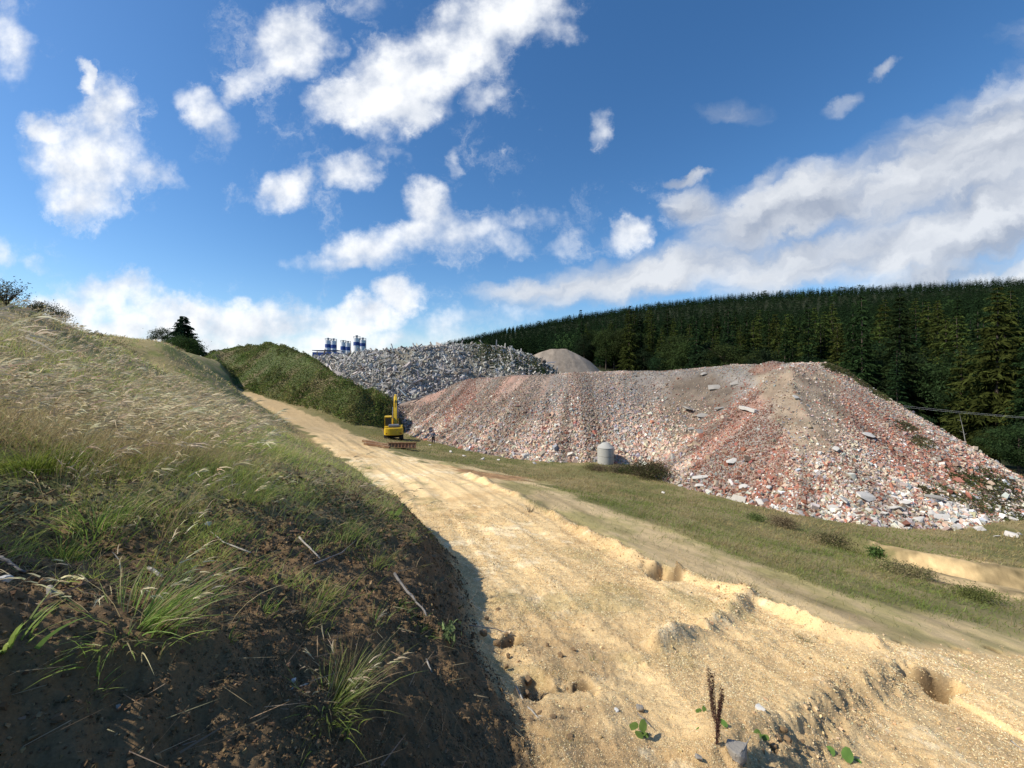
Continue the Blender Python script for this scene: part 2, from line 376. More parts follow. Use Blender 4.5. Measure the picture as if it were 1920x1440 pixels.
def solid_mat(name, col, rough=0.7, metal=0.0, var=0.25, scale=6.0, bump=0.0, bscale=40.0, dirt=None, spec=0.4):
    m, N, out = new_mat(name)
    t = N.n('ShaderNodeTexCoord'); n1 = N.noise(t.outputs['Object'], scale, 6, 0.6)
    c = N.mix(N.m('MULTIPLY', n1, var * 2), tuple(col) + (1,), tuple(x * .45 for x in col) + (1,))
    if dirt:
        n2 = N.noise(t.outputs['Object'], scale * .4, 8, 0.7)
        c = N.mix(N.ramp(n2, .5, .68), c, tuple(dirt) + (1,))
    pb = N.n('ShaderNodeBsdfPrincipled'); N.put(pb.inputs['Base Color'], c)
    N.put(pb.inputs['Roughness'], N.m('MULTIPLY_ADD', n1, .25, rough - .1)); pb.inputs['Metallic'].default_value = metal
    pb.inputs['Specular IOR Level'].default_value = spec
    if bump:
        b = N.n('ShaderNodeBump'); b.inputs['Strength'].default_value = bump; b.inputs['Distance'].default_value = .02
        N.put(b.inputs['Height'], N.noise(t.outputs['Object'], bscale, 6, .65)); N.put(pb.inputs['Normal'], b.outputs[0])
    N.t.links.new(pb.outputs[0], out.inputs[0]); return m
def attr_mat(name, rough=0.85, var=0.35, scale=3.0, bump=0.4, bscale=8.0, bdist=0.05, var2=0.0, scale2=40.):
    """albedo from the 'col' attribute times procedural variation"""
    m, N, out = new_mat(name)
    a = N.n('ShaderNodeAttribute', attribute_name='col'); t = N.n('ShaderNodeTexCoord')
    n1 = N.noise(t.outputs['Object'], scale, 7, 0.65)
    f = N.m('MULTIPLY_ADD', n1, var * 2, 1 - var)
    if var2:
        n2 = N.noise(t.outputs['Object'], scale2, 4, 0.7)
        f = N.m('MULTIPLY', f, N.m('MULTIPLY_ADD', n2, var2 * 2, 1 - var2))
    c = N.vm('SCALE', a.outputs['Color'], scale=f)
    pb = N.n('ShaderNodeBsdfPrincipled'); N.put(pb.inputs['Base Color'], c)
    pb.inputs['Roughness'].default_value = rough; pb.inputs['Specular IOR Level'].default_value = 0.2
    if bump:
        b = N.n('ShaderNodeBump'); b.inputs['Strength'].default_value = bump; b.inputs['Distance'].default_value = bdist
        N.put(b.inputs['Height'], N.noise(t.outputs['Object'], bscale, 8, .7)); N.put(pb.inputs['Normal'], b.outputs[0])
    N.t.links.new(pb.outputs[0], out.inputs[0]); return m

def norm(a): return a / np.maximum(np.linalg.norm(a, axis=-1, keepdims=True), 1e-9)
def ribbons(P0, D, L, Wd, Bv, col, segs=3, rng=RNG, tipcol=None, side=None):
    """N curved tapering blades; returns verts, tris, colours"""
    N_ = len(P0); t = np.linspace(0, 1, segs + 1)
    C = P0[:, None, :] + D[:, None, :] * (L[:, None, None] * t[None, :, None]) + Bv[:, None, :] * (L[:, None, None] * (t ** 2)[None, :, None])
    if side is None:
        a = rng.uniform(0, 2 * np.pi, N_); side = norm(np.cross(D, np.c_[np.cos(a), np.sin(a), 0.3 * np.ones(N_)]))
    w = np.array([(1 - q) ** .7 if q < 1 else 0 for q in t]); w[0] = .8
    off = side[:, None, :] * (Wd[:, None, None] * w[None, :, None]) * .5
    A = C[:, :-1] - off[:, :-1]; Bq = C[:, :-1] + off[:, :-1]
    V = np.empty((N_, 2 * segs + 1, 3)); V[:, 0:2 * segs:2] = A; V[:, 1:2 * segs:2] = Bq; V[:, -1] = C[:, -1]
    tr = []
    for i in range(segs - 1): b = 2 * i; tr += [(b, b + 1, b + 3), (b, b + 3, b + 2)]
    tr.append((2 * segs - 2, 2 * segs - 1, 2 * segs)); tr = np.array(tr)
    T = (np.arange(N_) * (2 * segs + 1))[:, None, None] + tr[None]
    c = np.repeat(col[:, None, :], 2 * segs + 1, axis=1)
    if tipcol is not None:
        tt = np.r_[np.repeat(t[:-1], 2), 1.0]; c = c * (1 - tt[None, :, None]) + tipcol[:, None, :] * tt[None, :, None]
    return V.reshape(-1, 3), T.reshape(-1, 3), c.reshape(-1, 3)
def merge(parts):
    Vs, Ts, Cs = [], [], []; o = 0
    for V, T, C in parts:
        Vs.append(V); Ts.append(T + o); Cs.append(C); o += len(V)
    return np.concatenate(Vs), np.concatenate(Ts), np.concatenate(Cs)
def jit(c, n, s=.2, hue=.08, rng=RNG):
    c = np.asarray(c, float); b = rng.normal(1, s, (n, 1)).clip(.4, 1.8)
    return (c * b * rng.normal(1, hue, (n, 3))).clip(0.003, 1)

# a chunk of rubble: a box with knocked corners, 8 verts, 12 tris
_cube = np.array([(x, y, z) for x in (-1, 1) for y in (-1, 1) for z in (-1, 1)], float) * .5
_ct = np.array([(0,1,3),(0,3,2),(4,6,7),(4,7,5),(0,4,5),(0,5,1),(2,3,7),(2,7,6),(0,2,6),(0,6,4),(1,5,7),(1,7,3)])
def rand_rot(n, rng=RNG):
    q = norm(rng.normal(size=(n, 4))); w, x, y, z = q.T
    return np.stack([np.stack([1-2*(y*y+z*z), 2*(x*y-z*w), 2*(x*z+y*w)], -1), np.stack([2*(x*y+z*w), 1-2*(x*x+z*z), 2*(y*z-x*w)], -1),
                     np.stack([2*(x*z-y*w), 2*(y*z+x*w), 1-2*(x*x+y*y)], -1)], 1)
def chunks(pos, size, col, knock=.22, rng=RNG, rot=None):
    n = len(pos); V = _cube[None] * (1 + rng.uniform(-knock * 1.6, knock * .4, (n, 8, 3))) + rng.uniform(-knock, knock, (n, 8, 3)) * .3
    V = V * size[:, None, :]; Rm = rand_rot(n, rng) if rot is None else rot
    V = np.einsum('nij,nkj->nki', Rm, V) + pos[:, None, :]
    T = (np.arange(n) * 8)[:, None, None] + _ct[None]
    return V.reshape(-1, 3), T.reshape(-1, 3), np.repeat(col, 8, axis=0)

# ================================================================== GROUND
def build_ground():
    fine = math.radians(60); th = np.linspace(-fine, fine, 860)
    coarse = np.linspace(fine, 2 * math.pi - fine, 70)[1:-1]
    TH = np.r_[th, coarse]
    r = [0.0, .25, .5, .75]; q = 1.0
    while q < 120: r.append(q); q *= 1.0052 if q < 30 else 1.009
    while q < 4200: r.append(q); q *= 1.035
    Rr = np.array(r); nT, nR = len(TH), len(Rr)
    X = np.outer(Rr, np.sin(TH)); Y = np.outer(Rr, np.cos(TH))
    Z = ground_z(X.ravel(), Y.ravel()).reshape(X.shape)
    Z = np.where(Rr[:, None] > 2300, np.minimum(Z, 0) * .2 + 0, Z)
    Z = np.where(Rr[:, None] > 2300, -14.0, Z)
    V = np.stack([X, Y, Z], -1).reshape(-1, 3)
    i = np.arange(nR - 1)[:, None]; j = np.arange(nT)[None, :]; j2 = (j + 1) % nT
    Q = np.stack([i * nT + j, i * nT + j2, (i + 1) * nT + j2, (i + 1) * nT + j], -1).reshape(-1, 4)[:, ::-1]
    x, y, z = V.T
    _, t = base_z(x, y); rr = np.hypot(x, y)
    u, v = to_px(x, y, z)
    n1 = fbm(x, y, 2.5, 5, 61); n2 = fbm(x, y, .7, 4, 62); n3 = fbm(x, y, 9, 4, 63); n4 = fbm(x, y, .22, 4, 68, .6)
    edge = lambda poly, wd, amp=.5: sstep(-wd, wd, poly_sd(x, y, poly) + amp * n1 * np.clip(rr / 12, .3, 2) + .3 * amp * n2)
    C = lambda r_, g_, b_: np.array([r_, g_, b_])[None]
    mixc = lambda a, b, w: a * (1 - w[:, None]) + b * w[:, None]
    meadow = mixc(C(.17, .155, .06), C(.28, .22, .105), sstep(-.4, .5, n1 + .5 * n3))
    c = meadow
    sand = mixc(C(.76, .55, .285), C(.60, .405, .195), sstep(-.1, .7, n1 * .6 + n2 * .5 + n4 * .3))
    sand = mixc(sand, C(.86, .69, .43), sstep(.15, .7, -n1 * .5 + n2 * .4 + n4 * .5))
    sand = mixc(sand, C(.42, .33, .15), sstep(.42, .8, fbm(x, y, 1.8, 4, 64) + .4 * n2) * .6)
    trk = mixc(C(.54, .40, .215), C(.34, .28, .12), sstep(-.3, .5, n1 + .4 * n2))
    c = mixc(c, trk, edge(track_poly, .5, .6))
    c = mixc(c, mixc(C(.40, .22, .10), C(.27, .15, .07), sstep(-.2, .4, n2)), edge(red_poly, .4, .4) * .9)
    # worn, trampled right side
    worn = sstep(0, 1, sstep(1480, 1700, u) * sstep(1120, 1200, v) + .4 * n1) * (v < 1260)
    c = mixc(c, trk, worn * .5)
    c = mixc(c, C(.46, .33, .165) * (1 + .45 * n2[:, None] + .4 * n4[:, None]), edge(scar_poly, .25, .8) * (.75 + .25 * sstep(-.3, .3, n2)))
    rd, ra, rs = poly_line(x, y, road_c); rs = rs + .3 * fbm(x, y, 5, 3, 66)
    stre = fbm(ra * .22, rs * 1.6, 1.0, 5, 67, .6); fade = 1 - sstep(45, 80, rr)
    c = c * (1 + .30 * (stre * edge(track_poly, .5, .6) * fade))[:, None]
    sand = mixc(sand, C(.46, .33, .175), sstep(24, 60, rr + 8 * n3) * .8)
    sand = sand * (1 + .20 * stre * fade)[:, None]
    c = mixc(c, sand, edge(sand_poly, .22, .45))
    # shade painted into the crumbly scarp face and the holes
    d, arc, s = poly_line(x, y, scarp)
    c = mixc(c, C(.36, .26, .14), np.exp(-((s - .15) / .17) ** 2) * wgt_s(arc) * sstep(0, .3, arc) * .8)
    clod = sstep(.1, .6, fbm(x, y, .8, 4, 65) + .4) * sstep(1260, 1120, u) * sstep(1130, 1220, v)
    c = mixc(c, C(.34, .225, .115), clod * .65)
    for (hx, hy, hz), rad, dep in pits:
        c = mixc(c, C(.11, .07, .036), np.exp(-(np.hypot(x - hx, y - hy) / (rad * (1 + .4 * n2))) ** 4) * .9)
    # bank: dark humus low down, litter and moss above
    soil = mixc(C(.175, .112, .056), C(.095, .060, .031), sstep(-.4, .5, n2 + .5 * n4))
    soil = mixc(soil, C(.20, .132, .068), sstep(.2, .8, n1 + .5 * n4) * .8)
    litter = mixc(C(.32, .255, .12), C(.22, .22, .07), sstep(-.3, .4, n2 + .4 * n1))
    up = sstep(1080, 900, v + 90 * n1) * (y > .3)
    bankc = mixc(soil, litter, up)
    bankc = mixc(bankc, C(.20, .135, .075), sstep(.15, .6, n2) * sstep(500, 620, u) * .6)
    face = np.clip(4 * t * (1 - t), 0, 1)
    bankc = mixc(bankc, C(.22, .14, .07), face * .7)
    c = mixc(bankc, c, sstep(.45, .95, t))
    # land behind the tips and the forest floor
    forest = sstep(-6, 6, (rr - 62)) * sstep(math.radians(10), math.radians(20), np.arctan2(x, y))
    c = mixc(c, C(.03, .035, .014), np.maximum(forest, sstep(130, 170, rr)))
    upper = sstep(66, 74, y) * (x < -20) * (x > -80)
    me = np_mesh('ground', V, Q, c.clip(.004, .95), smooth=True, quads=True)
    # centre rows are one point: fine, zero-area quads are dropped
    me.validate()
    m = attr_mat('ground', rough=.95, var=.22, scale=2.2, bump=.55, bscale=34.0, bdist=.035, var2=.5, scale2=70.)
    o = link('ground', me, m); tag(o, kind='structure'); return o
ground = build_ground()

# ================================================================== PILES
class Pile:
    def __init__(s, poly, cap, slope, bump=.5, seed=1):
        s.poly, s.cap, s.slope, s.bump, s.seed = poly, cap, slope, bump, seed
    def z(s, x, y):
        d, arc, _ = poly_line(x, y, list(s.poly) + [s.poly[0]])
        sd_ = poly_sd(x, y, s.poly)
        g, _ = base_z(x, y)
        # gullies and fans running down the face
        fl = fbm(arc, sd_ * .06, 7.0, 4, s.seed + 50)
        sd2 = sd_ + 1.1 * s.bump * fl * sstep(0, 5, sd_)
        a = g - .15 + s.slope * sd2 * (1 - .10 * sstep(6, 0, sd_)); b = s.cap(x, y) + .5 * s.bump * fbm(x, y, 5, 4, s.seed)
        k = .6; h = np.clip(.5 + .5 * (b - a) / k, 0, 1); z = b * (1 - h) + a * h - k * h * (1 - h)
        z = z + .16 * s.bump * fbm(x, y, 1.3, 4, s.seed + 3)
        return np.where(sd_ < 0, g - .15 + sd_ * .5, z), sd_, g, arc, b
    def mesh(s, name, step, colfn, mat):
        P_ = np.array(s.poly); x0, y0 = P_.min(0) - 2; x1, y1 = P_.max(0) + 2
        nx, ny = int((x1 - x0) / step) + 1, int((y1 - y0) / step) + 1
        X, Y = np.meshgrid(np.linspace(x0, x1, nx), np.linspace(y0, y1, ny)); x, y = X.ravel(), Y.ravel()
        z, sd_, g, arc, b = s.z(x, y); c = colfn(x, y, z, sd_, g, arc, b)
        i = np.arange(ny - 1)[:, None]; j = np.arange(nx - 1)[None, :]
        Q = np.stack([i * nx + j, i * nx + j + 1, (i + 1) * nx + j + 1, (i + 1) * nx + j], -1).reshape(-1, 4)
        keep = (sd_[Q] > -1.2).all(1); Q = Q[keep]
        use = np.zeros(len(x), bool); use[Q.ravel()] = True; idx = np.cumsum(use) - 1
        me = np_mesh(name, np.c_[x, y, z][use], idx[Q], c[use].clip(.004, .9), smooth=True, mat=mat, quads=True)
        return me
def interp_cap(xs, zs): return lambda x, y: np.interp(x, xs, zs)

front_toe = XY((745,72),(800,59),(870,48.3),(960,43.8),(1060,42.2),(1140,42.0),(1205,41.0),(1262,34),(1330,31),(1400,28.6),(1500,26.2),(1600,25),(1700,24),(1800,24.5),(1900,26.2),(2020,28))
main_poly = front_toe + [(44.5, 31), (49.5, 38), (52.5, 47), (50, 59), (36, 70), (18, 92), (-22, 94), (-26, 80)]
_mc = interp_cap([-26,-21,-15,-8,3.3,10.8,19.8,25,28,30,33,36,42], [-6.4,-5.2,-3.2,-.75,-.45,0.0,.2,.35,.8,1.0,1.05,.7,-.5])
def main_cap(x, y): return _mc(x, y) + .55 * np.exp(-(((x - 28.6) / 1.5) ** 2 + ((y - 43.5) / 1.5) ** 2)) - .04 * np.clip(y - 62, 0, 30)
main = Pile(main_poly, main_cap, .78, .45, 3)
grey_poly = [(-58, 96), (-44, 86), (-34, 80), (-23, 77), (-15, 78), (-7, 82), (2, 84), (12, 88), (17, 96), (14, 112), (2, 132), (-60, 136), (-66, 112)]
_gc = interp_cap([-60,-55,-36,-20,-10,-3,3,9,14,18], [3.3,3.7,5.0,6.1,6.8,6.3,4.6,2.4,.8,-.2])
grey = Pile(grey_poly, lambda x, y: _gc(x * 105 / np.maximum(y, 60) , y), .82, 1.0, 13)
sandp_poly = [(16 + 15.5 * math.cos(a) * (1 + .12 * math.sin(2 * a + 1)), 134 + 12 * math.sin(a)) for a in np.linspace(0, 2 * math.pi, 18)[:-1]]
sandp = Pile(sandp_poly, interp_cap([0, 8, 13, 18.5, 22, 30], [4.5, 6.6, 8.3, 8.3, 6.5, 3]), .80, .35, 23)
mound_poly = [(-18.5, 66.5)] + XY((720,64),(660,61),(600,65),(560,67.5),(520,71),(440,77),(375,88)) + [(-84, 98), (-80, 110), (-56, 112), (-42, 103), (-32, 91), (-25, 80), (-19, 71)]
mound = Pile(mound_poly, lambda x, y: np.interp(x * 88 / np.maximum(y, 50), [-75, -70, -67, -62, -55, -50.5, -48, -44, -40.6, -36, -32, -27], [2.8, 3.6, 5.0, 6.3, 6.9, 5.9, 4.5, 2.3, 0.0, -2.2, -4.2, -5.6]), .80, .6, 33)

def in_px(x, y, z, poly, soft=6):
    u, v = to_px(x, y, z); return sstep(-soft, soft, poly_sd(u, v, poly) + 8 * fbm(x, y, 1.5, 3, 71))
brown_px = [(1255,705),(1340,700),(1385,735),(1340,800),(1260,850),(1230,800)]
tan_px = [(1405,690),(1500,690),(1560,700),(1590,770),(1570,850),(1490,850),(1455,790)]
red_px = [(1385,720),(1440,740),(1470,830),(1480,900),(1560,900),(1500,960),(1360,930),(1310,900),(1290,830),(1330,770)]
red2_px = [(1560,720),(1620,745),(1760,830),(1900,900),(1800,920),(1650,880),(1580,790)]
crest_red = [(1405,696),(1428,684),(1462,684),(1468,692),(1435,697)]
streak_red = [(880,708),(905,712),(870,770),(835,800),(840,760)]
grey_a = [(1010,702),(1060,702),(1050,760),(980,800),(990,740)]
grey_b = [(1110,700),(1190,702),(1200,770),(1170,830),(1120,790)]
def main_col(x, y, z, sd_, g, arc, b):
    n = fbm(arc, sd_ * .08, 3.5, 4, 72); n2 = fbm(x, y, .8, 4, 73)
    m_ = lambda a, c, w: a * (1 - w[:, None]) + np.array(c)[None] * w[:, None]
    c = np.tile([.30, .225, .18], (len(x), 1))
    c = m_(c, (.34, .21, .16), sstep(0, .5, n)); c = m_(c, (.23, .22, .20), sstep(.1, .6, -n))
    c = m_(c, (.155, .12, .088), in_px(x, y, z, brown_px, 14) * .9)
    c = m_(c, (.31, .24, .165), in_px(x, y, z, tan_px, 12) * .85)
    c = m_(c, (.23, .115, .085), np.maximum(in_px(x, y, z, crest_red, 3), in_px(x, y, z, streak_red, 5)) * .6)
    c = m_(c, (.09, .10, .04), sstep(4, 10, sd_ - 13) * sstep(56, 62, y) * .8)
    return c * (1 + .3 * n2[:, None])
pile_mat = attr_mat('rubble_fines', var=.35, scale=1.6, bump=.8, bscale=5.0, bdist=.12, var2=.4, scale2=14.)
o = link('rubble_pile', main.mesh('rubble_pile', .30, main_col, pile_mat)); main_o = o
tag(o, 'long pinkish heap of crushed brick and concrete rubble along the grass', 'rubble heap')
def pick(n, names, probs):
    pal = {'w': (.66,.61,.54), 'c': (.47,.385,.30), 'p': (.47,.315,.235), 'r': (.36,.155,.105), 'd': (.26,.15,.115), 'g': (.33,.32,.31), 't': (.42,.33,.235), 'k': (.13,.12,.11)}
    A = np.array([pal[k] for k in names]); cp = np.cumsum(probs, axis=1); cp /= cp[:, -1:]
    i = (RNG.random(n)[:, None] > cp).sum(1).clip(0, len(names) - 1); return jit(A[i], n, .16, .05)
def rubble_on(p, N_, box, smax, smin, sizefn):
    x = RNG.uniform(box[0], box[1], N_); y = RNG.uniform(box[2], box[3], N_)
    z, sd_, g, arc, b = p.z(x, y)
    hf = np.clip((z - g) / np.maximum(b - g, 1), 0, 1)
    s = smax + (smin - smax) * (hf ** .7)
    keep = np.where(sd_ < 0, RNG.random(N_) < np.exp(sd_ / .55) * .8, RNG.random(N_) < (smin * 1.6 / s) ** 2 + .12)
    keep &= sd_ < 22
    return x[keep], y[keep], z[keep], sd_[keep], hf[keep], s[keep], g[keep], arc[keep]
def build_main_chunks():
    x, y, z, sd_, hf, s, g, arc = rubble_on(main, 900000, (-26, 52, 23, 76), .23, .075, None)
    u, v = to_px(x, y, z); n = len(x)
    br = in_px(x, y, z, brown_px); tn = in_px(x, y, z, tan_px)
    fine_zone = np.maximum(br, tn * .97) * .80
    keep = RNG.random(n) > fine_zone
    keep &= ~((y > 58) & (sd_ > 15) & (RNG.random(n) > .15))
    # thin fines high up on the left half
    run = sstep(-.25, .45, fbm(arc, sd_ * .05, 2.6, 4, 84)); keep &= RNG.random(n) > sstep(.25, .9, hf) * (.35 + .6 * run) * (1 - in_px(x, y, z, crest_red, 5))
    x, y, z, sd_, hf, s, g, arc, u, v = [a[keep] for a in (x, y, z, sd_, hf, s, g, arc, u, v)]; n = len(x)
    red = np.maximum.reduce([in_px(x, y, z, red_px, 14), in_px(x, y, z, red2_px, 14) * .8, in_px(x, y, z, crest_red, 3) * 1.1, in_px(x, y, z, streak_red, 6) * .8])
    patch = sstep(-.2, .6, fbm(arc, sd_ * .25, 3.0, 4, 75)); gr = np.maximum(in_px(x, y, z, grey_a), in_px(x, y, z, grey_b))
    toe = sstep(3.5, .3, sd_)
    right = sstep(1250, 1500, u)
    pr = np.stack([.13 + .10 * toe + .55 * toe * right + .2 * right * patch, .9 + 0 * u, .75 - .45 * right, .10 + 1.8 * red + .13 * right + .1 * patch, .08 + .8 * red + .10 * right, .22 + .8 * gr + .2 * (1 - patch), .25 + 0 * u, .05 + 0 * u], 1)
    c = pick(n, 'wcprdgtk', pr)
    c = c * (.72 + .5 * sstep(-.5, .5, fbm(arc, sd_ * .05, 1.8, 4, 85)))[:, None] * np.where(hf > .4, .88, 1.0)[:, None]
    s = s * np.exp(RNG.normal(0, .38, n)); s *= np.where(y < 38, .74, 1.0) * (1 - .25 * red * (s < .4))
    sz = s[:, None] * np.c_[RNG.uniform(.8, 1.5, n), RNG.uniform(.6, 1.1, n), RNG.uniform(.35, .8, n)]
    zz = z + s * .12
    V, T, Cc = chunks(np.c_[x, y, zz], sz, c)
    me = np_mesh('broken_bricks', V, T, Cc.clip(.01, .8), mat=rub_mat)
    o = link('broken_bricks', me, parent=main_o); tag(o, kind='stuff')
rub_mat = attr_mat('rubble_chunks', rough=.9, var=.22, scale=5.0, bump=.35, bscale=20.0, bdist=.02)
build_main_chunks()

def grey_col(x, y, z, sd_, g, arc, b):
    n = fbm(arc, sd_ * .1, 6, 4, 76)
    c = np.tile([.27, .25, .215], (len(x), 1)); w = sstep(0, .5, n)[:, None] * .8
    c = c * (1 - w) + np.array([.17, .15, .11]) * w
    return c * (1 + .35 * fbm(x, y, 1.2, 4, 77)[:, None])
o = link('concrete_debris_pile', grey.mesh('concrete_debris_pile', .5, grey_col, pile_mat)); grey_o = o
tag(o, 'tall grey heap of broken concrete slabs and beams behind the excavator', 'rubble heap')
def build_grey_chunks():
    N_ = 110000; x = RNG.uniform(-64, 20, N_); y = RNG.uniform(76, 122, N_)
    z, sd_, g, arc, b = grey.z(x, y); k = (sd_ > -1) & (sd_ < 24) & (RNG.random(N_) < .62)
    hf = np.clip((z - g) / np.maximum(b - g, 1), 0, 1)
    u, v = to_px(x, y, z)
    k &= RNG.random(N_) > .65 * sstep(.2, .5, fbm(arc, sd_ * .1, 6, 4, 76)) * (u > 740)
    x, y, z, sd_, hf = [a[k] for a in (x, y, z, sd_, hf)]; n = len(x)
    s = np.exp(RNG.normal(-1.4, .55, n)).clip(.12, 2.0) * (1.15 - .4 * hf)
    el = RNG.random(n); beam = el < .12
    sx = np.where(beam, s * RNG.uniform(3, 7, n), s * RNG.uniform(.9, 2.2, n)).clip(0, 7)
    sy = np.where(beam, .28, s * RNG.uniform(.6, 1.4, n)); sz_ = np.where(beam, .25, (s * RNG.uniform(.15, .6, n)).clip(.1, .9))
    a = RNG.random(n)[:, None]
    base = np.where(a < .42, [[.46, .43, .385]], np.where(a < .64, [[.34, .315, .27]], np.where(a < .80, [[.38, .37, .345]], np.where(a < .93, [[.24, .20, .16]], [[.55, .53, .50]]))))
    V, T, C_ = chunks(np.c_[x, y, z + .25 * s], np.c_[sx, sy, sz_], jit(base, n, .18, .03), knock=.12)
    o = link('concrete_rubble', np_mesh('concrete_rubble', V, T, C_.clip(.01, .8), mat=rub_mat), parent=grey_o); tag(o, kind='stuff')
build_grey_chunks()

def sandp_col(x, y, z, sd_, g, arc, b):
    n = fbm(arc, sd_ * .1, 4, 4, 78); c = np.tile([.30, .245, .19], (len(x), 1))
    return c * (1 + .22 * n[:, None] + .2 * fbm(x, y, .9, 4, 79)[:, None])
o = link('gravel_heap', sandp.mesh('gravel_heap', .4, sandp_col, pile_mat)); tag(o, 'small smooth brown heap of fine gravel before the dark forest', 'gravel heap')

def mound_col(x, y, z, sd_, g, arc, b):
    n = fbm(x, y, 4, 5, 80); w = sstep(-.2, .6, n)[:, None]
    c = np.array([.08, .10, .03]) * (1 - w) + np.array([.17, .135, .07]) * w
    t = .5 * sstep(.8, .1, sd_)[:, None]; return c * (1 - t) + np.array([.30, .21, .11]) * t
mound_o = link('grassy_mound', mound.mesh('grassy_mound', .5, mound_col, attr_mat('mound_soil', var=.4, bump=.6))); tag(mound_o, kind='structure')

def pile_z(x, y):
    """top surface including piles"""
    z = ground_z(x, y, False)
    for p in (main, grey, sandp, mound):
        q, s_, *_ = p.z(x, y); z = np.where(s_ > 0, np.maximum(z, q), z)
    return z

# ================================================================== SINGLE BLOCKS AND SLABS
blk_mat = solid_mat('pale_concrete', (.62, .58, .52), .9, 0, .25, 3, .5, 14)
slab_mat = solid_mat('grey_concrete', (.36, .33, .29), .9, 0, .3, 2, .5, 10)
brk_mat = solid_mat('brick_red', (.40, .14, .09), .9, 0, .3, 3, .5, 14)
def block_mesh(name, sx, sy, sz, mat, seed, n=14):
    rnd = random.Random(seed); bm = bmesh.new()
    for i in range(n):
        p = Vector((rnd.uniform(-1, 1), rnd.uniform(-1, 1), rnd.uniform(-1, 1)))
        m_ = max(abs(p.x), abs(p.y), abs(p.z)); p = p / m_ * rnd.uniform(.82, 1.0)
        bm.verts.new((p.x * sx / 2, p.y * sy / 2, p.z * sz / 2))
    r = bmesh.ops.convex_hull(bm, input=bm.verts); 
    bmesh.ops.delete(bm, geom=list({g for g in r['geom_unused'] + r['geom_interior'] if isinstance(g, bmesh.types.BMVert)}), context='VERTS')
    bmesh.ops.bevel(bm, geom=bm.edges[:], offset=min(sx, sy, sz) * .04, segments=1, affect='EDGES')
    me = bpy.data.meshes.new(name); bm.to_mesh(me); bm.free(); me.materials.append(mat); return me
def hitp(u, v, y0=1.2, y1=140):
    Y = np.exp(np.linspace(math.log(y0), math.log(y1), 1600)); X = (u - CU) / FPX * Y; Z = (CV - v) / FPX * Y
    g = pile_z(X, Y); i = int(np.argmax(g >= Z)); return Vector((X[i], Y[i], g[i])), Y[i]
blockv = [block_mesh('rubble_block', 1, .75, .6, blk_mat, 100 + i) for i in range(6)]
# lumps lying loose on the grass beyond the toe: (u, v, width px)
loose = [(1660,988,10),(1684,985,14),(1700,992,10),(1722,978,18),(1658,965,14),(1676,958,20),(1560,955,16),(1540,962,12),(1520,966,11),(1497,964,12),
 (1450,952,12),(1424,944,14),(1390,940,12),(1372,936,10),(1352,930,11),(1330,923,12),(1310,914,14),(1290,909,10),(1275,912,9),(1765,975,26),(1790,990,20),(1810,984,12),
 (1835,993,16),(1870,1008,10),(1898,1006,18),(1912,1003,10),(1745,965,16),(1610,972,14),(1640,978,12),(1585,966,10),(1244,925,7),(845,848,8),(870,856,7),(905,862,8),(985,858,16),
 (1002,870,7),(935,863,6),(806,835,5),(788,818,6),(765,812,6),(1852,955,14),(1880,962,10),(1900,975,12),(1775,950,16),(1806,958,12),(1705,950,14),(1630,958,12)]
for i, (u, v, w) in enumerate(loose):
    p, Y = hitp(u, v); o = bpy.data.objects.new('rubble_block', blockv[i % 6]); COL.objects.link(o)
    s = w / FPX * Y * 1.15; o.scale = (s, s, s * .8); o.rotation_euler = (random.uniform(-.3, .3), random.uniform(-.3, .3), random.uniform(0, 6.28)); o.location = p + Vector((0, 0, s * .12))
    tag(o, 'loose pale lump of concrete fallen on the grass below the brick rubble', 'concrete lump', 'pale lumps lying loose on the grass')
slabs = [(1292,768,34,'flat grey concrete slab standing out of dark earth high on the rubble'),(1315,782,26,'smaller grey slab lying right of the biggest flat slab on the rubble'),
 (1348,768,24,'flat grey slab in the earth left of the long pale beam'),(1375,722,18,'upper grey flagstone under the crest of the heap'),(1338,730,26,'broad flagstone half buried under the crest of the heap'),
 (1318,704,14,'little grey flag right at the crest line of the heap'),(1312,812,24,'grey slab half way down the slope below the two flat slabs'),(1295,806,16,'small tilted slab close above the grey half way slab'),
 (1626,820,28,'pale thick slab pair in the middle of the right cone'),(1565,845,18,'white angular slab on the brick red right cone'),(1490,748,16,'round pale boulder in the tan streak of the cone'),
 (1372,868,30,'wide white slab in the red brick fan above the toe'),(1392,915,20,'upright white plate at the toe of the red fan'),(1310,898,36,'long white beam piece at the notch in the toe'),
 (1620,935,42,'brown board like slab lying at the toe of the right cone'),(1580,940,30,'tilted brown slab left of the board like slab at the toe'),(1692,945,20,'square white slab at the toe of the right cone'),
 (1440,918,14,'dark bent plate in the toe of the red fan'),(1155,808,12,'white plate in the face above the concrete cone'),(1745,935,36,'long grey plank like slab near the right end of the toe'),
 (1160,760,13,'pale blue grey plate high above the concrete cone'),(784,803,20,'long pinkish wall piece lying beside the excavator'),(1250,790,9,'dark stump of timber in the upper slope')]
for i, (u, v, w, lab) in enumerate(slabs):
    p, Y = hitp(u, v); s = .85 * w / FPX * Y
    mt = slab_mat if 'grey' in lab or 'flag' in lab or 'tilted slab' in lab else blk_mat
    o = link('concrete_slab', block_mesh('concrete_slab', s, s * (.35 if 'beam' in lab or 'plank' in lab or 'wall' in lab else .7), max(.14, s * .16), mt, 200 + i, 18))
    o.location = p + Vector((0, -.15, .16)); o.rotation_euler = (random.uniform(.25, .6), random.uniform(-.35, .2), random.uniform(-.5, .6)); tag(o, lab, 'slab')
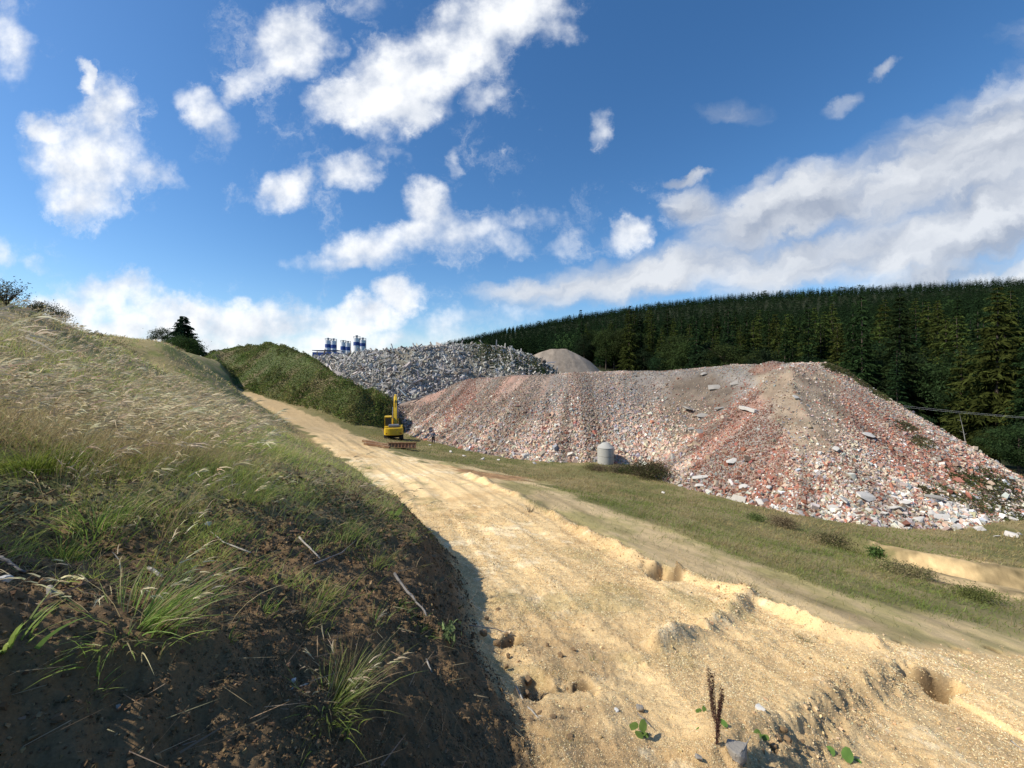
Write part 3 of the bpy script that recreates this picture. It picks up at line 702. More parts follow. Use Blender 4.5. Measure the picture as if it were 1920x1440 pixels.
def beam_mesh(name, L, w, h, mat):
    bm = bmesh.new(); bmesh.ops.create_cube(bm, size=1); bmesh.ops.scale(bm, vec=(L, w, h), verts=bm.verts)
    bmesh.ops.subdivide_edges(bm, edges=[e for e in bm.edges if abs((e.verts[0].co - e.verts[1].co).x) > L * .5], cuts=4)
    for v in bm.verts: v.co += Vector((0, random.uniform(-.03, .03), random.uniform(-.03, .03)))
    bmesh.ops.bevel(bm, geom=bm.edges[:], offset=.015, segments=1, affect='EDGES')
    me = bpy.data.meshes.new(name); bm.to_mesh(me); bm.free(); me.materials.append(mat); return me
# beams told apart on the grey heap and the one long pale beam on the brick heap: ends in pixels
beams = [(735,718,750,675+40,'steep grey beam'),(770,750,808,742,'long level grey beam'),(716,752,738,728,'leaning grey beam'),(752,742,775,718,'slanted grey beam'),(765,738,782,712,'slanted grey beam'),
 (785,735,785,712,'upright grey beam'),(722,700,736,672,'slanted grey beam'),(640,672,690,690,'level grey beam'),(745,668,760,655,'slanted grey beam'),(790,700,800,680,'slanted grey beam'),(826,712,834,690,'slanted grey beam'),(848,706,868,694,'level grey beam'),(700,752,740,746,'level grey beam')]
for i, (u0, v0, u1, v1, lab) in enumerate(beams):
    p, Y = hitp((u0 + u1) / 2, (v0 + v1) / 2 + 1)
    if Y > 100 or v0 < 690: continue
    Y -= .6
    a = Vector(px(u0, v0, Y)); b = Vector(px(u1, v1, Y + random.uniform(.2, 1.5))); L = (b - a).length
    o = link('concrete_beam', beam_mesh('concrete_beam', L, .38, .34, slab_mat)); o.location = (a + b) / 2
    o.rotation_euler = (b - a).to_track_quat('X', 'Z').to_euler(); tag(o, 'broken ' + lab + ' sticking out of the grey concrete heap', 'concrete beam', 'beams sticking out of the grey heap')
p0, Y = hitp(1387, 768); p1, _ = hitp(1416, 776); o = link('concrete_beam', beam_mesh('concrete_beam', (p1 - p0).length, .35, .3, blk_mat))
o.location = (p0 + p1) / 2 + Vector((0, -.1, .2)); o.rotation_euler = (p1 - p0).to_track_quat('X', 'Z').to_euler(); tag(o, 'long pale beam lying across the red brick fan high on the heap', 'concrete beam')
p0, Y = hitp(690, 744); o = link('concrete_slab', block_mesh('concrete_slab', 2.6, 1.8, .3, blk_mat, 77, 18)); p0, Y = hitp(720, 746)
o.location = p0 + Vector((-.2, -.6, .3)); o.rotation_euler = (.5, -.35, .3); tag(o, 'bright white slab at the foot of the grey heap left of the excavator boom', 'slab')

# ================================================================== FOREST
needle_mat = leaf_mat('spruce_needles', .15, .9, .03); leafm = leaf_mat('leaves', .3, .7, .1)
bark_mat = solid_mat('bark', (.10, .075, .055), .95, 0, .4, 5, .6, 12)
def spruce(seed, H, R_, whorls, br, twigs, col):
    rng = np.random.default_rng(seed); P0, D, L, Wd, Bv, C = [], [], [], [], [], []
    lean = rng.normal(0, .012, 2)
    for i in range(whorls):
        f = .10 + .90 * i / whorls; f += rng.uniform(-.01, .01); rad = R_ * (1 - f) ** .75 * rng.uniform(.75, 1.15) + .12
        nb = max(4, int(br * (1 - .4 * f)))
        for k in range(nb):
            a = rng.uniform(0, 2 * math.pi); l = rad * rng.uniform(.7, 1.15); d = np.array([math.cos(a), math.sin(a), rng.uniform(-.05, .25)]); d /= np.linalg.norm(d)
            p = np.array([lean[0] * f * H, lean[1] * f * H, f * H]); bend = np.array([0, 0, -.38 * rng.uniform(.6, 1.3) + .25 * f])
            cc = np.array(col) * rng.uniform(.65, 1.35)
            P0.append(p); D.append(d); L.append(l); Wd.append(.30 * l * .5 + .12); Bv.append(bend); C.append(cc)
            sidev = np.array([-math.sin(a), math.cos(a), 0])
            for q in range(twigs):
                t = rng.uniform(.12, 1.0); base = p + d * l * t + bend * l * t * t
                sg = 1 if rng.random() < .5 else -1
                dd = d * rng.uniform(.3, .9) + sidev * sg * rng.uniform(.3, 1.0) + np.array([0, 0, rng.uniform(-.6, .15)]); dd /= np.linalg.norm(dd)
                P0.append(base); D.append(dd); L.append((.34 * l * (1.2 - t) + .25) * rng.uniform(.7, 1.3)); Wd.append(.22 + .08 * l * .4); Bv.append(np.array([0, 0, -.35])); C.append(cc * rng.uniform(.7, 1.4))
    P0, D, L, Wd, Bv, C = map(np.array, (P0, D, L, Wd, Bv, C))
    return ribbons(P0, D, L, Wd, Bv, C, 2, rng)
def broadleaf(seed, H, R_, clumps, per, leaf, col, squash=1.0):
    rng = np.random.default_rng(seed); P_, C = [], []
    for i in range(clumps):
        dv = rng.normal(size=3); dv /= np.linalg.norm(dv); rr = rng.uniform(.35, 1.0) ** .6
        cz = H * .60 + dv[2] * H * .36 * rr; taper = 1 - .35 * max(0, (cz / H - .6) / .4)
        c = np.array([dv[0] * R_ * rr * taper, dv[1] * R_ * rr * taper, cz]); cr = R_ * rng.uniform(.20, .38)
        q = rng.normal(size=(per, 3)) * np.array([1, 1, .65 * squash]) * cr * .55; P_.append(c + q)
        C.append(np.tile(np.array(col) * rng.uniform(.65, 1.35), (per, 1)) * rng.uniform(.75, 1.25, (per, 1)))
    P_ = np.concatenate(P_); C = np.concatenate(C); n = len(P_)
    d = norm(rng.normal(size=(n, 3)) * [1, 1, .5] + [0, 0, -.1])
    return ribbons(P_, d, leaf * rng.uniform(.7, 1.4, n), leaf * .8 * np.ones(n), np.tile([0, 0, -.25], (n, 1)), C, 1, rng)
def trunk_mesh(name, H, r0, limbs, seed, mat=bark_mat, topf=.97, spread=.3):
    rnd = random.Random(seed); V, F = [], []
    def tube(p0, p1, ra, rb, n=7, segs=5):
        p0, p1 = Vector(p0), Vector(p1); ax = (p1 - p0).normalized(); s = ax.orthogonal().normalized(); t = ax.cross(s); o = len(V)
        off = Vector((0, 0, 0))
        for i in range(segs + 1):
            f = i / segs; off += Vector((rnd.uniform(-1, 1), rnd.uniform(-1, 1), 0)) * ra * .25 * (i > 0)
            c = p0.lerp(p1, f) + off; r = ra + (rb - ra) * f
            for k in range(n): a = 2 * math.pi * k / n; V.append(c + s * math.cos(a) * r + t * math.sin(a) * r)
        for i in range(segs):
            for k in range(n): F.append((o + i * n + k, o + i * n + (k + 1) % n, o + (i + 1) * n + (k + 1) % n, o + (i + 1) * n + k))
    tube((0, 0, -.5), (0, 0, H * topf), r0, r0 * .12, 8, 8)
    for i in range(limbs):
        z = H * rnd.uniform(.25, .8); a = rnd.uniform(0, 6.28); l = H * spread * rnd.uniform(.5, 1)
        tube((0, 0, z), (math.cos(a) * l, math.sin(a) * l, z + l * rnd.uniform(.3, .9)), r0 * .35, r0 * .06, 5, 3)
    me = bpy.data.meshes.new(name); me.from_pydata([tuple(v) for v in V], [], F); me.materials.append(mat)
    for p in me.polygons: p.use_smooth = True
    return me
GS, GY, GB = (.021, .036, .012), (.052, .066, .016), (.022, .042, .016)
def crown_me(name, tri, mat): V, T, C = tri; return np_mesh(name, V, T, C.clip(.003, .5), mat=mat)
spr = [(crown_me('crown', spruce(300 + i, 24, r, 38, 10, 12, c), needle_mat), trunk_mesh('trunk', 24, .28, 0, i)) for i, (r, c) in enumerate([(4.4, GS), (5.2, GY), (4.0, GS), (5.8, GY), (3.8, GB)])]
dec = [(crown_me('crown', broadleaf(400 + i, 15, r, 70, 110, .34, c), leafm), trunk_mesh('trunk', 15, .25, 7, 40 + i, topf=.8)) for i, (r, c) in enumerate([(4.6, GB), (5.2, (.032, .058, .018)), (4.2, (.042, .062, .017))])]
vfar_spr = [spruce(370 + i, 16, 4.4, 12, 7, 1, (.012, .021, .009)) for i in range(4)]  # far crowns coloured near black to stand in for cloud shadow
far_spr = [spruce(350 + i, 19, 3.9, 17, 8, 3, (.013, .023, .009)) for i in range(5)]
far_dec = [broadleaf(360 + i, 17, 4.6, 30, 14, 1.0, (.022, .036, .012)) for i in range(3)]
def scatter_forest():
    uf = [780, 835, 900, 1100, 1300, 1500, 1700, 1920, 2600]; yf = [700, 600, 330, 180, 125, 92, 74, 60, 60]
    rng = np.random.default_rng(5); pts = []
    # jittered grid
    for gy in np.arange(60, 1350, 5.6):
        sc = 1.0 if gy < 250 else (1.25 if gy < 420 else 1.6)
        if gy > 420 and (int(gy / 5.6) % 2 == 0): continue
        for gx in np.arange(-150, 1300, 5.6 * sc):
            if 250 < gy < 420 and (int(gy / 5.6) % 4 == 0): continue
            x = gx + rng.uniform(-2.4, 2.4); y = gy + rng.uniform(-2.4, 2.4); u = CU + x / y * FPX
            if u > 2250 or u < 790: continue
            if y < np.interp(u, uf, yf) or math.hypot(x, y) > 1400: continue
            pts.append((x, y))
    pts = np.array(pts); z = ground_z(pts[:, 0], pts[:, 1], False)
    # drop what lies far behind the ridge
    r = np.hypot(pts[:, 0], pts[:, 1]); th = np.arctan2(pts[:, 0], pts[:, 1]); el = (z + 24) / pts[:, 1]
    order = np.argsort(r); best = {}; keep = np.zeros(len(pts), bool)
    for i in order:
        b = int(th[i] / .012)
        if el[i] > best.get(b, -9) - .035: keep[i] = True
        best[b] = max(best.get(b, -9), el[i] - 2.0 / pts[i, 1])
    pts = pts[keep]; z = z[keep]; return pts, z
fp, fz = scatter_forest()
fr = np.hypot(fp[:, 0], fp[:, 1]); fu, _ = to_px(fp[:, 0], fp[:, 1], fz); order = np.argsort(fr)
inview = [i for i in order if fu[i] < 2030]
near_ids = inview[:285]
tree_rng = random.Random(9)
def place_tree(kind, crown, trunk, x, y, z, s, rz, label, cat, group=None, sxy=1.0):
    e = bpy.data.objects.new(kind, None); COL.objects.link(e); e.location = (x, y, z - .3); e.scale = (s * sxy, s * sxy, s); e.rotation_euler = (0, 0, rz)
    tag(e, label, cat, group)
    for nm, me in (('trunk', trunk), ('crown', crown)):
        o = bpy.data.objects.new(nm, me); COL.objects.link(o); o.parent = e
    return e
for i in near_ids:
    x, y = fp[i]; z = fz[i]; edge = fr[i] < np.interp(fu[i], [800, 1300, 1700, 2000], [350, 150, 100, 88]); isdec = tree_rng.random() < (.55 if edge else .20)
    if isdec:
        k = tree_rng.randrange(3); c, t = dec[k]
        place_tree('broadleaf_tree', c, t, x, y, z, tree_rng.uniform(.75, 1.35), tree_rng.uniform(0, 6.28), 'leafy dark green broadleaf tree at the forest foot behind the rubble cone', 'tree', 'broadleaf trees in the forest edge')
    else:
        k = tree_rng.randrange(5); c, t = spr[k]
        place_tree('spruce_tree', c, t, x, y, z, tree_rng.uniform(.72, 1.25), tree_rng.uniform(0, 6.28), 'tall green spruce in the dense forest on the right hillside', 'tree', 'spruces in the forest on the hillside', tree_rng.uniform(.85, 1.1))
for k in range(24):
    u_ = tree_rng.uniform(1560, 2060); Yq = tree_rng.uniform(.80, .98) * np.interp(u_, [1500, 1700, 1920], [88, 70, 58]); xq = (u_ - CU) / FPX * Yq
    if poly_sd(np.array([xq]), np.array([Yq]), main_poly)[0] > -3: continue
    zq = float(ground_z(np.array([xq]), np.array([Yq]), False)[0]); c, t = dec[k % 3]
    place_tree('young_tree', c, t, xq, Yq, zq, tree_rng.uniform(.22, .48), tree_rng.uniform(0, 6.28), 'low bushy young tree in the undergrowth before the tall forest trees', 'young tree', 'young trees along the forest foot', 1.3)
rest = [i for i in order if i not in set(near_ids)]
def far_forest():
    parts = []; rng = np.random.default_rng(6)
    for i in rest:
        isd = rng.random() < (.10 if fr[i] < 330 else .02); src = far_dec[rng.integers(3)] if isd else (far_spr[rng.integers(5)] if fr[i] < 430 else vfar_spr[rng.integers(4)])
        V, T, C = src; a = rng.uniform(0, 6.28); s = rng.uniform(.75, 1.12); ca, sa = math.cos(a) * s, math.sin(a) * s
        W_ = np.c_[V[:, 0] * ca - V[:, 1] * sa + fp[i, 0], V[:, 0] * sa + V[:, 1] * ca + fp[i, 1], V[:, 2] * s + fz[i] - .3]
        parts.append((W_, T, C * rng.uniform(.75, 1.25) * (1.35 if fr[i] < 260 else 1.0)))
    V, T, C = merge(parts); print('far forest', len(rest), 'trees', len(T), 'tris')
    o = link('forest', np_mesh('forest', V, T, C.clip(.003, .5), mat=needle_mat)); tag(o, 'far spruce forest covering the hill', 'forest', kind='stuff')
far_forest()
# trees by the left skyline
def gz(x, y): return float(ground_z(np.array([x]), np.array([y]), False)[0])
Y = 100.0; X = (343 - CU) / FPX * Y
cs = crown_me('crown', spruce(380, 12, 5.6, 26, 16, 16, (.022, .040, .018)), needle_mat)
e = place_tree('spruce_tree', cs, trunk_mesh('trunk', 12, .22, 0, 88), X, Y, 3.2, 1.0, 0, 'lone dark conifer on the left skyline beyond the bank', 'tree')
cb = crown_me('crown', broadleaf(381, 9.5, 2.9, 60, 70, .24, (.060, .080, .040)), leafm)
place_tree('birch_tree', cb, trunk_mesh('trunk', 9.5, .14, 6, 89, topf=.85), (303 - CU) / FPX * 101, 101, 3.0, 1.0, 1, 'pale thin leaved tree left of the lone dark conifer', 'tree')
cb = crown_me('crown', broadleaf(382, 6.6, 4.2, 70, 90, .26, (.045, .075, .020)), leafm)
place_tree('broadleaf_tree', cb, trunk_mesh('trunk', 6.6, .14, 6, 90, topf=.8), (340 - CU) / FPX * 94, 94, 2.6, 1.0, 1, 'round green bush like tree in front of the lone conifer', 'tree')
# pale dead stem and the wires at the forest foot
me = trunk_mesh('dead_tree', 8, .12, 3, 91, mat=solid_mat('dead_wood', (.42, .40, .35), .9, 0, .3, 8), topf=1, spread=.12)
o = link('dead_tree', me); o.location = px(1812, 838, 58); o.rotation_euler = (0, math.radians(-12), 0); o.scale = (.6, .6, .62)
tag(o, 'thin pale bare tree stem leaning at the foot of the forest', 'dead tree')
def tube_mesh(name, pts, rad, mat, n=6):
    V, F = [], []; pts = [Vector(p) for p in pts]
    rad = rad if isinstance(rad, (list, tuple)) else [rad] * len(pts)
    for i, p in enumerate(pts):
        ax = (pts[min(i + 1, len(pts) - 1)] - pts[max(i - 1, 0)]).normalized(); s = ax.cross(Vector((.13, .2, 1))).normalized(); t = ax.cross(s)
        for k in range(n): a = 2 * math.pi * k / n; V.append(p + s * math.cos(a) * rad[i] + t * math.sin(a) * rad[i])
    for i in range(len(pts) - 1):
        for k in range(n): F.append((i * n + k, i * n + (k + 1) % n, (i + 1) * n + (k + 1) % n, (i + 1) * n + k))
    F += [tuple(range(n))[::-1], tuple((len(pts) - 1) * n + k for k in range(n))]
    me = bpy.data.meshes.new(name); me.from_pydata([tuple(v) for v in V], [], F); me.materials.append(mat)
    for p in me.polygons: p.use_smooth = True
    return me
wire_mat = solid_mat('bare_wire', (.55, .55, .52), .5, 0, .1)
for k, dv in enumerate((0, 3)):
    a = Vector(px(1640, 754 + dv, 56)); b = Vector(px(2100, 793 + dv * .6, 47)); pts = []
    for i in range(17): f = i / 16; q = a.lerp(b, f); q.z -= .5 * 4 * f * (1 - f) * .6; pts.append(q)
    o = link('overhead_wire', tube_mesh('overhead_wire', pts, .009, wire_mat, 5)); tag(o, ['upper', 'lower'][k] + ' of two thin pale wires crossing the dark forest foot', 'wire', 'wires strung before the forest')

# ================================================================== VEGETATION
grass_mat = leaf_mat('grass_blades', .45, .5); straw_mat = leaf_mat('dry_straw', .38, .55)
def sample_polar(n, th0, th1, r0, r1):
    th = np.radians(RNG.uniform(th0, th1, n)); r = np.exp(RNG.uniform(math.log(r0), math.log(r1), n))
    x, y = r * np.sin(th), r * np.cos(th); return x, y, r
WIND = np.array([.9, -.1, 0.])
def grow(x, y, r, h, wbase, wk, col, tip=None, lean=.25, droop=.25, segs=3, wind=.35, zoff=-.02):
    n = len(x); z = ground_z(x, y)
    D = norm(np.c_[RNG.normal(0, lean, n), RNG.normal(0, lean, n), np.ones(n)] + WIND * wind * .5)
    Bv = np.c_[RNG.normal(0, .15, n), RNG.normal(0, .15, n), -droop * RNG.uniform(.2, 1.4, n)] + WIND * wind * RNG.uniform(.3, 1.2, (n, 1))
    Wd = np.maximum(wbase, wk * r) * RNG.uniform(.7, 1.3, n)
    P0 = np.c_[x, y, z + zoff]
    return P0, D, h, Wd, Bv, ribbons(P0, D, h, Wd, Bv, col, segs, tipcol=tip)
def bank_points(n, r0=1.3, r1=85, tmax=.30):
    x, y, r = sample_polar(n, -62, 12, r0, r1); z, t = base_z(x, y); k = t < tmax
    x, y, r, z, t = x[k], y[k], r[k], z[k], t[k]; u, v = to_px(x, y, z); return x, y, r, z, t, u, v
def line_v(u, pts): return np.interp(u, [p[0] for p in pts], [p[1] for p in pts])
def stuff(name, parts, mat, label):
    V, T, C = merge(parts) if isinstance(parts, list) else parts
    o = link(name, np_mesh(name, V, T, C.clip(.004, .9), mat=mat)); tag(o, label, 'grass', kind='stuff'); print(name, len(T)); return o
# lower limit of the closed sward in the photograph
SW = [(-900, 880), (0, 905), (150, 950), (330, 1000), (480, 990), (600, 985), (700, 1000), (760, 1020)]
def build_bank_grass():
    x, y, r, z, t, u, v = bank_points(330000, 2.0, 85, .5)
    lim = line_v(u, SW); cl = fbm(x, y, 1.4, 4, 201) + .6 * fbm(x, y, .45, 3, 202); far_right = sstep(380, 560, u) * sstep(780, 880, v)
    dens = sstep(40, -60, v - lim + 50 * fbm(x, y, 1.2, 3, 203)) * sstep(-.7, .35, cl - .85 * far_right - .35 * sstep(860, 980, v))
    dens = np.maximum(dens, .62 * sstep(.05, .5, fbm(x, y, .55, 4, 206) + .35 * fbm(x, y, 1.6, 3, 207)) * sstep(1150, 1060, v)); k = RNG.random(len(x)) < dens * (.62 - .25 * sstep(12, 30, r) + .45 * sstep(32, 45, r))
    x, y, r, u, v, cl = [a[k] for a in (x, y, r, u, v, cl)]; n = len(x)
    gmix = sstep(-.6, .25, fbm(x, y, 3, 4, 204) + .2 * fbm(x, y, .6, 3, 205)) * .8 + .15
    far = sstep(22, 50, r); gmix = gmix * (1 - far * .7)
    isg = RNG.random(n) < gmix
    col = np.where(isg[:, None], jit((.32, .40, .085), n, .35, .12), jit((.54, .43, .22), n, .30, .08))
    low = sstep(900, 1000, v)
    tip = np.where(isg[:, None], jit((.48, .54, .16), n, .2, .05), jit((.66, .55, .32), n, .2, .05))
    h = RNG.uniform(.14, .50, n) * np.where(isg, 1, 1.1) * (1 + .3 * cl).clip(.5, 1.5) * (1 - .5 * low)
    *_, rb = grow(x, y, r, h, .0055, .00085, col, tip, .50, .40, 3)
    stuff('meadow_grass', rb, grass_mat, 'green and straw coloured grass covering the upper part of the left bank')
    # tall dry stems with drooping seed heads
    x, y, r, z, t, u, v = bank_points(150000, 4.2, 60, .4)
    lim = line_v(u, SW) - 30; cl = fbm(x, y, 2.2, 4, 211) - .55 * sstep(10, 28, r)
    dens = sstep(30, -40, v - lim) * sstep(-.3, .5, cl + .5 * sstep(480, 250, u) - .9 * sstep(430, 560, u) )
    z2 = sstep(60, 120, u) * sstep(480, 380, u) * sstep(780, 830, v) * sstep(1000, 930, v) * sstep(-.1, .4, fbm(x, y, 1.0, 3, 212)); dens = np.maximum(dens, .8 * z2)
    k = RNG.random(len(x)) < dens * (.22 + .16 * sstep(11, 7, r)); x, y, r, u, v = [a[k] for a in (x, y, r, u, v)]; n = len(x)
    h = RNG.uniform(.50, 1.05, n) * (1 - .3 * sstep(16, 30, r)) * (1 - .35 * sstep(400, 600, u)) * (1 - .25 * sstep(20, 45, r))
    P0, D, L, Wd, Bv, rb = grow(x, y, r, h, .0028, .00042, jit((.52, .41, .20), n, .2, .05), jit((.70, .60, .38), n, .15, .04), .15, .16, 4, .5)
    hd = RNG.random(n) < .42; m = hd.sum(); tipP = (P0 + D * L[:, None] + Bv * L[:, None])[hd]; tdir = norm(D[hd] + 2 * Bv[hd] + WIND * .45 + np.array([0, 0, -.15])); rr = r[hd]
    heads = []
    hc = jit((.76, .64, .40), m, .15, .04)
    for q in range(6):
        f = RNG.uniform(-.7, .6, m); base = tipP + tdir * (f * .13)[:, None] + np.array([0, 0, -.05]) * (f ** 2)[:, None]
        dd = norm(tdir + RNG.normal(0, .22, (m, 3))); ll = RNG.uniform(.10, .20, m)
        heads.append(ribbons(base, dd, ll, np.maximum(.016, .0013 * rr), np.tile([.12, 0, -.35], (m, 1)), hc * RNG.uniform(.75, 1.2, (m, 1)), 2))
    stuff('tall_dry_grass', [rb] + heads, straw_mat, 'tall dry grass with pale drooping seed heads bent by the wind on the left bank')
    # broad leaved weeds low in the sward
    x, y, r, z, t, u, v = bank_points(90000, 3.0, 40, .6)
    k = RNG.random(len(x)) < sstep(.1, .6, fbm(x, y, 1.1, 4, 215)) * sstep(60, -40, v - line_v(u, SW) - 40 - 130 * (fbm(x, y, .8, 3, 216) > .25)) * .6
    x, y, r = x[k], y[k], r[k]; n = len(x)
    *_, rb = grow(x, y, r, RNG.uniform(.05, .14, n), .02, .0022, jit((.085, .125, .035), n, .3, .08), None, .8, .5, 2)
    stuff('low_weeds', rb, grass_mat, 'low broad leaved weeds between the grasses of the bank')
    # litter of dead stalks lying on the upper soil
    x, y, r, z, t, u, v = bank_points(60000, 2.0, 40, .9); n = len(x)
    k = RNG.random(n) < (.05 + .9 * sstep(450, 620, u) * sstep(1010, 880, v)); x, y, r = x[k], y[k], r[k]; n = len(x)
    D = norm(np.c_[RNG.normal(0, 1, n), RNG.normal(0, 1, n), RNG.normal(.12, .15, n)])
    rb = ribbons(np.c_[x, y, ground_z(x, y) + .012], D, RNG.uniform(.05, .28, n), np.maximum(.004, .0009 * r) * np.where(RNG.random(n) < .12, 2.6, 1), np.zeros((n, 3)), jit((.30, .24, .16), n, .35, .06), 2)
    stuff('dead_stalks', rb, straw_mat, 'dead stalks and straw strewn over the soil of the bank')
build_bank_grass()

def build_meadow():
    x, y, r = sample_polar(420000, -28, 62, 8, 84); z, t = base_z(x, y); u, v = to_px(x, y, z)
    s1 = poly_sd(x, y, sand_poly); s2 = poly_sd(x, y, track_poly); s3 = poly_sd(x, y, scar_poly); n1 = fbm(x, y, 2, 4, 221)
    wide = np.clip(r / 14, .4, 2.2)
    dens = sstep(-.1, 1.0, -s1 / wide + .6 * n1) * (1 - .93 * sstep(-.5, .5, s2 / wide + .5 * n1)) * sstep(.35, -.2, s3 + .4 * n1)
    worn = sstep(1450, 1750, u) * sstep(1080, 1200, v); dens = dens * (1 - .85 * worn)
    dens *= .55 + .45 * sstep(-.3, .4, fbm(x, y, 1.0, 4, 222))
    m_sd = poly_sd(x, y, main_poly); dens *= sstep(.3, -.5, m_sd) * (t > .8) * (poly_sd(x, y, mound_poly) < .2)
    k = RNG.random(len(x)) < dens * .72; x, y, r, u, v = [a[k] for a in (x, y, r, u, v)]; n = len(x); n3 = fbm(x, y, 4.5, 4, 223) + .5 * fbm(x, y, .8, 3, 224)
    w = sstep(-.55, .35, n3)[:, None]; col = jit((.165, .195, .045), n, .22, .07) * (1 - w) + jit((.31, .245, .115), n, .22, .06) * w
    h = RNG.uniform(.08, .26, n) * (1 + .5 * sstep(0, .8, n3))
    *_, rb = grow(x, y, r, h, .006, .0009, col, col * 1.35, .5, .3, 2, .25)
    stuff('short_grass', rb, grass_mat, 'short olive green grass of the meadow strip between track and rubble')
    # a thin growth of weeds on the sandy tracks
    x, y, r = sample_polar(90000, -20, 62, 2.5, 60); z, t = base_z(x, y); u, v = to_px(x, y, z)
    k = (t > .85) & (RNG.random(len(x)) < .55 * sstep(.42, .85, fbm(x, y, 1.8, 4, 64) + .4 * fbm(x, y, .7, 4, 62))) & (poly_sd(x, y, main_poly) < -1)
    x, y, r = x[k], y[k], r[k]; n = len(x)
    *_, rb = grow(x, y, r, RNG.uniform(.02, .10, n), .003, .0008, jit((.17, .19, .055), n, .25, .07), None, .6, .3, 2)
    stuff('sparse_weeds', rb, grass_mat, 'thin green weeds sprouting in patches on the sandy tracks')
build_meadow()

def clump_growth(name, x, y, zfn, hfn, leaf, cols, label, mat=leafm, up=.4):
    n = len(x); z = zfn(x, y) + hfn(x, y)
    d = norm(np.c_[RNG.normal(0, 1, n), RNG.normal(0, 1, n), RNG.normal(up, .6, n)])
    w = RNG.random(n)[:, None] < .5 + .6 * fbm(x, y, 2.5, 4, 231)[:, None]; tone = np.exp(.45 * fbm(x, y, 1.6, 4, 233))[:, None]
    c = np.where(w, jit(cols[0], n, .25, .07), jit(cols[1], n, .25, .07))
    c = c * tone
    rb = ribbons(np.c_[x, y, z], d, leaf * RNG.uniform(.6, 1.5, n), leaf * .65 * np.ones(n), np.tile([0, 0, -.3], (n, 1)), c, 2)
    o = link(name, np_mesh(name, *rb[:2], rb[2].clip(.004, .5), mat=mat)); tag(o, label, 'undergrowth', kind='stuff'); return o
def build_mound_growth():
    n = 420000; x = RNG.uniform(-86, -17, n); y = RNG.uniform(59, 108, n); sd_ = poly_sd(x, y, mound_poly)
    bush = sstep(-.1, .45, fbm(x, y, 3.2, 4, 232)); low = sstep(8, 2, sd_) * sstep(-52, -38, x)
    k = (sd_ > .1) & (sd_ < 17) & (RNG.random(n) < .22 + .5 * bush + .4 * low); x, y, bush, low, sd_ = [a[k] for a in (x, y, bush, low, sd_)]; n = len(x)
    hh = (.12 + .8 * bush * sstep(-.4, .4, fbm(x, y, .9, 3, 234)) + 1.0 * low * (.25 + .75 * bush) * sstep(-.5, .3, fbm(x, y, 1.4, 3, 235))) * RNG.uniform(0, 1, n) ** .6
    clump_growth('mound_bushes', x, y, lambda a, b: mound.z(a, b)[0], lambda a, b: hh, .25, [(.14, .195, .045), (.21, .20, .075)], 'green bushes and weeds covering the steep mound')
build_mound_growth()
def patch_growth(name, pts, leaf, cols, label, per=2600, mat=leafm):
    """low growth on the tips: (x, y, radius, height)"""
    X_, Y_, H_ = [], [], []
    for x, y, rad, h in pts:
        a = RNG.uniform(0, 6.28, per); q = np.sqrt(RNG.random(per)); X_.append(x + np.cos(a) * q * rad * 1.3); Y_.append(y + np.sin(a) * q * rad)
        H_.append(h * (1 - q ** 2) * RNG.random(per) ** .6)
    X_, Y_, H_ = map(np.concatenate, (X_, Y_, H_))
    return clump_growth(name, X_, Y_, pile_z, lambda a, b: H_, leaf, cols, label, mat)
pts = [(((u - CU) / FPX * 92), 92 + RNG.uniform(-2, 4), 3.2, .9) for u in range(900, 1180, 16)] + [((1115 - CU) / FPX * 105, 105, 3.2, 2.2), ((1095 - CU) / FPX * 104, 104, 2.5, 1.8)]
patch_growth('plateau_weeds', pts, .30, [(.06, .08, .025), (.10, .09, .04)], 'dark green weeds on the plateau between the heaps', 700)
p_, Y_ = [], []
pts = [tuple(hitp(u, v)[0][:2]) + (rd, h) for u, v, rd, h in ((1850,925,1.6,.35),(1885,912,1.5,.35),(1815,905,1.2,.2),(1900,935,1.5,.4),(1780,930,1.0,.2),(1740,925,.6,.2),(1830,950,1.3,.35),(1870,955,1.3,.3),(1560,690,.9,.35),(1590,702,.9,.3),(1620,722,.8,.3),(1650,742,.7,.3),(1730,830,.7,.1),(1700,800,.7,.1))]
patch_growth('heap_weeds', pts, .13, [(.085, .11, .035), (.16, .14, .07)], 'patches of weeds growing on the right end and rim of the brick heap', 1500)

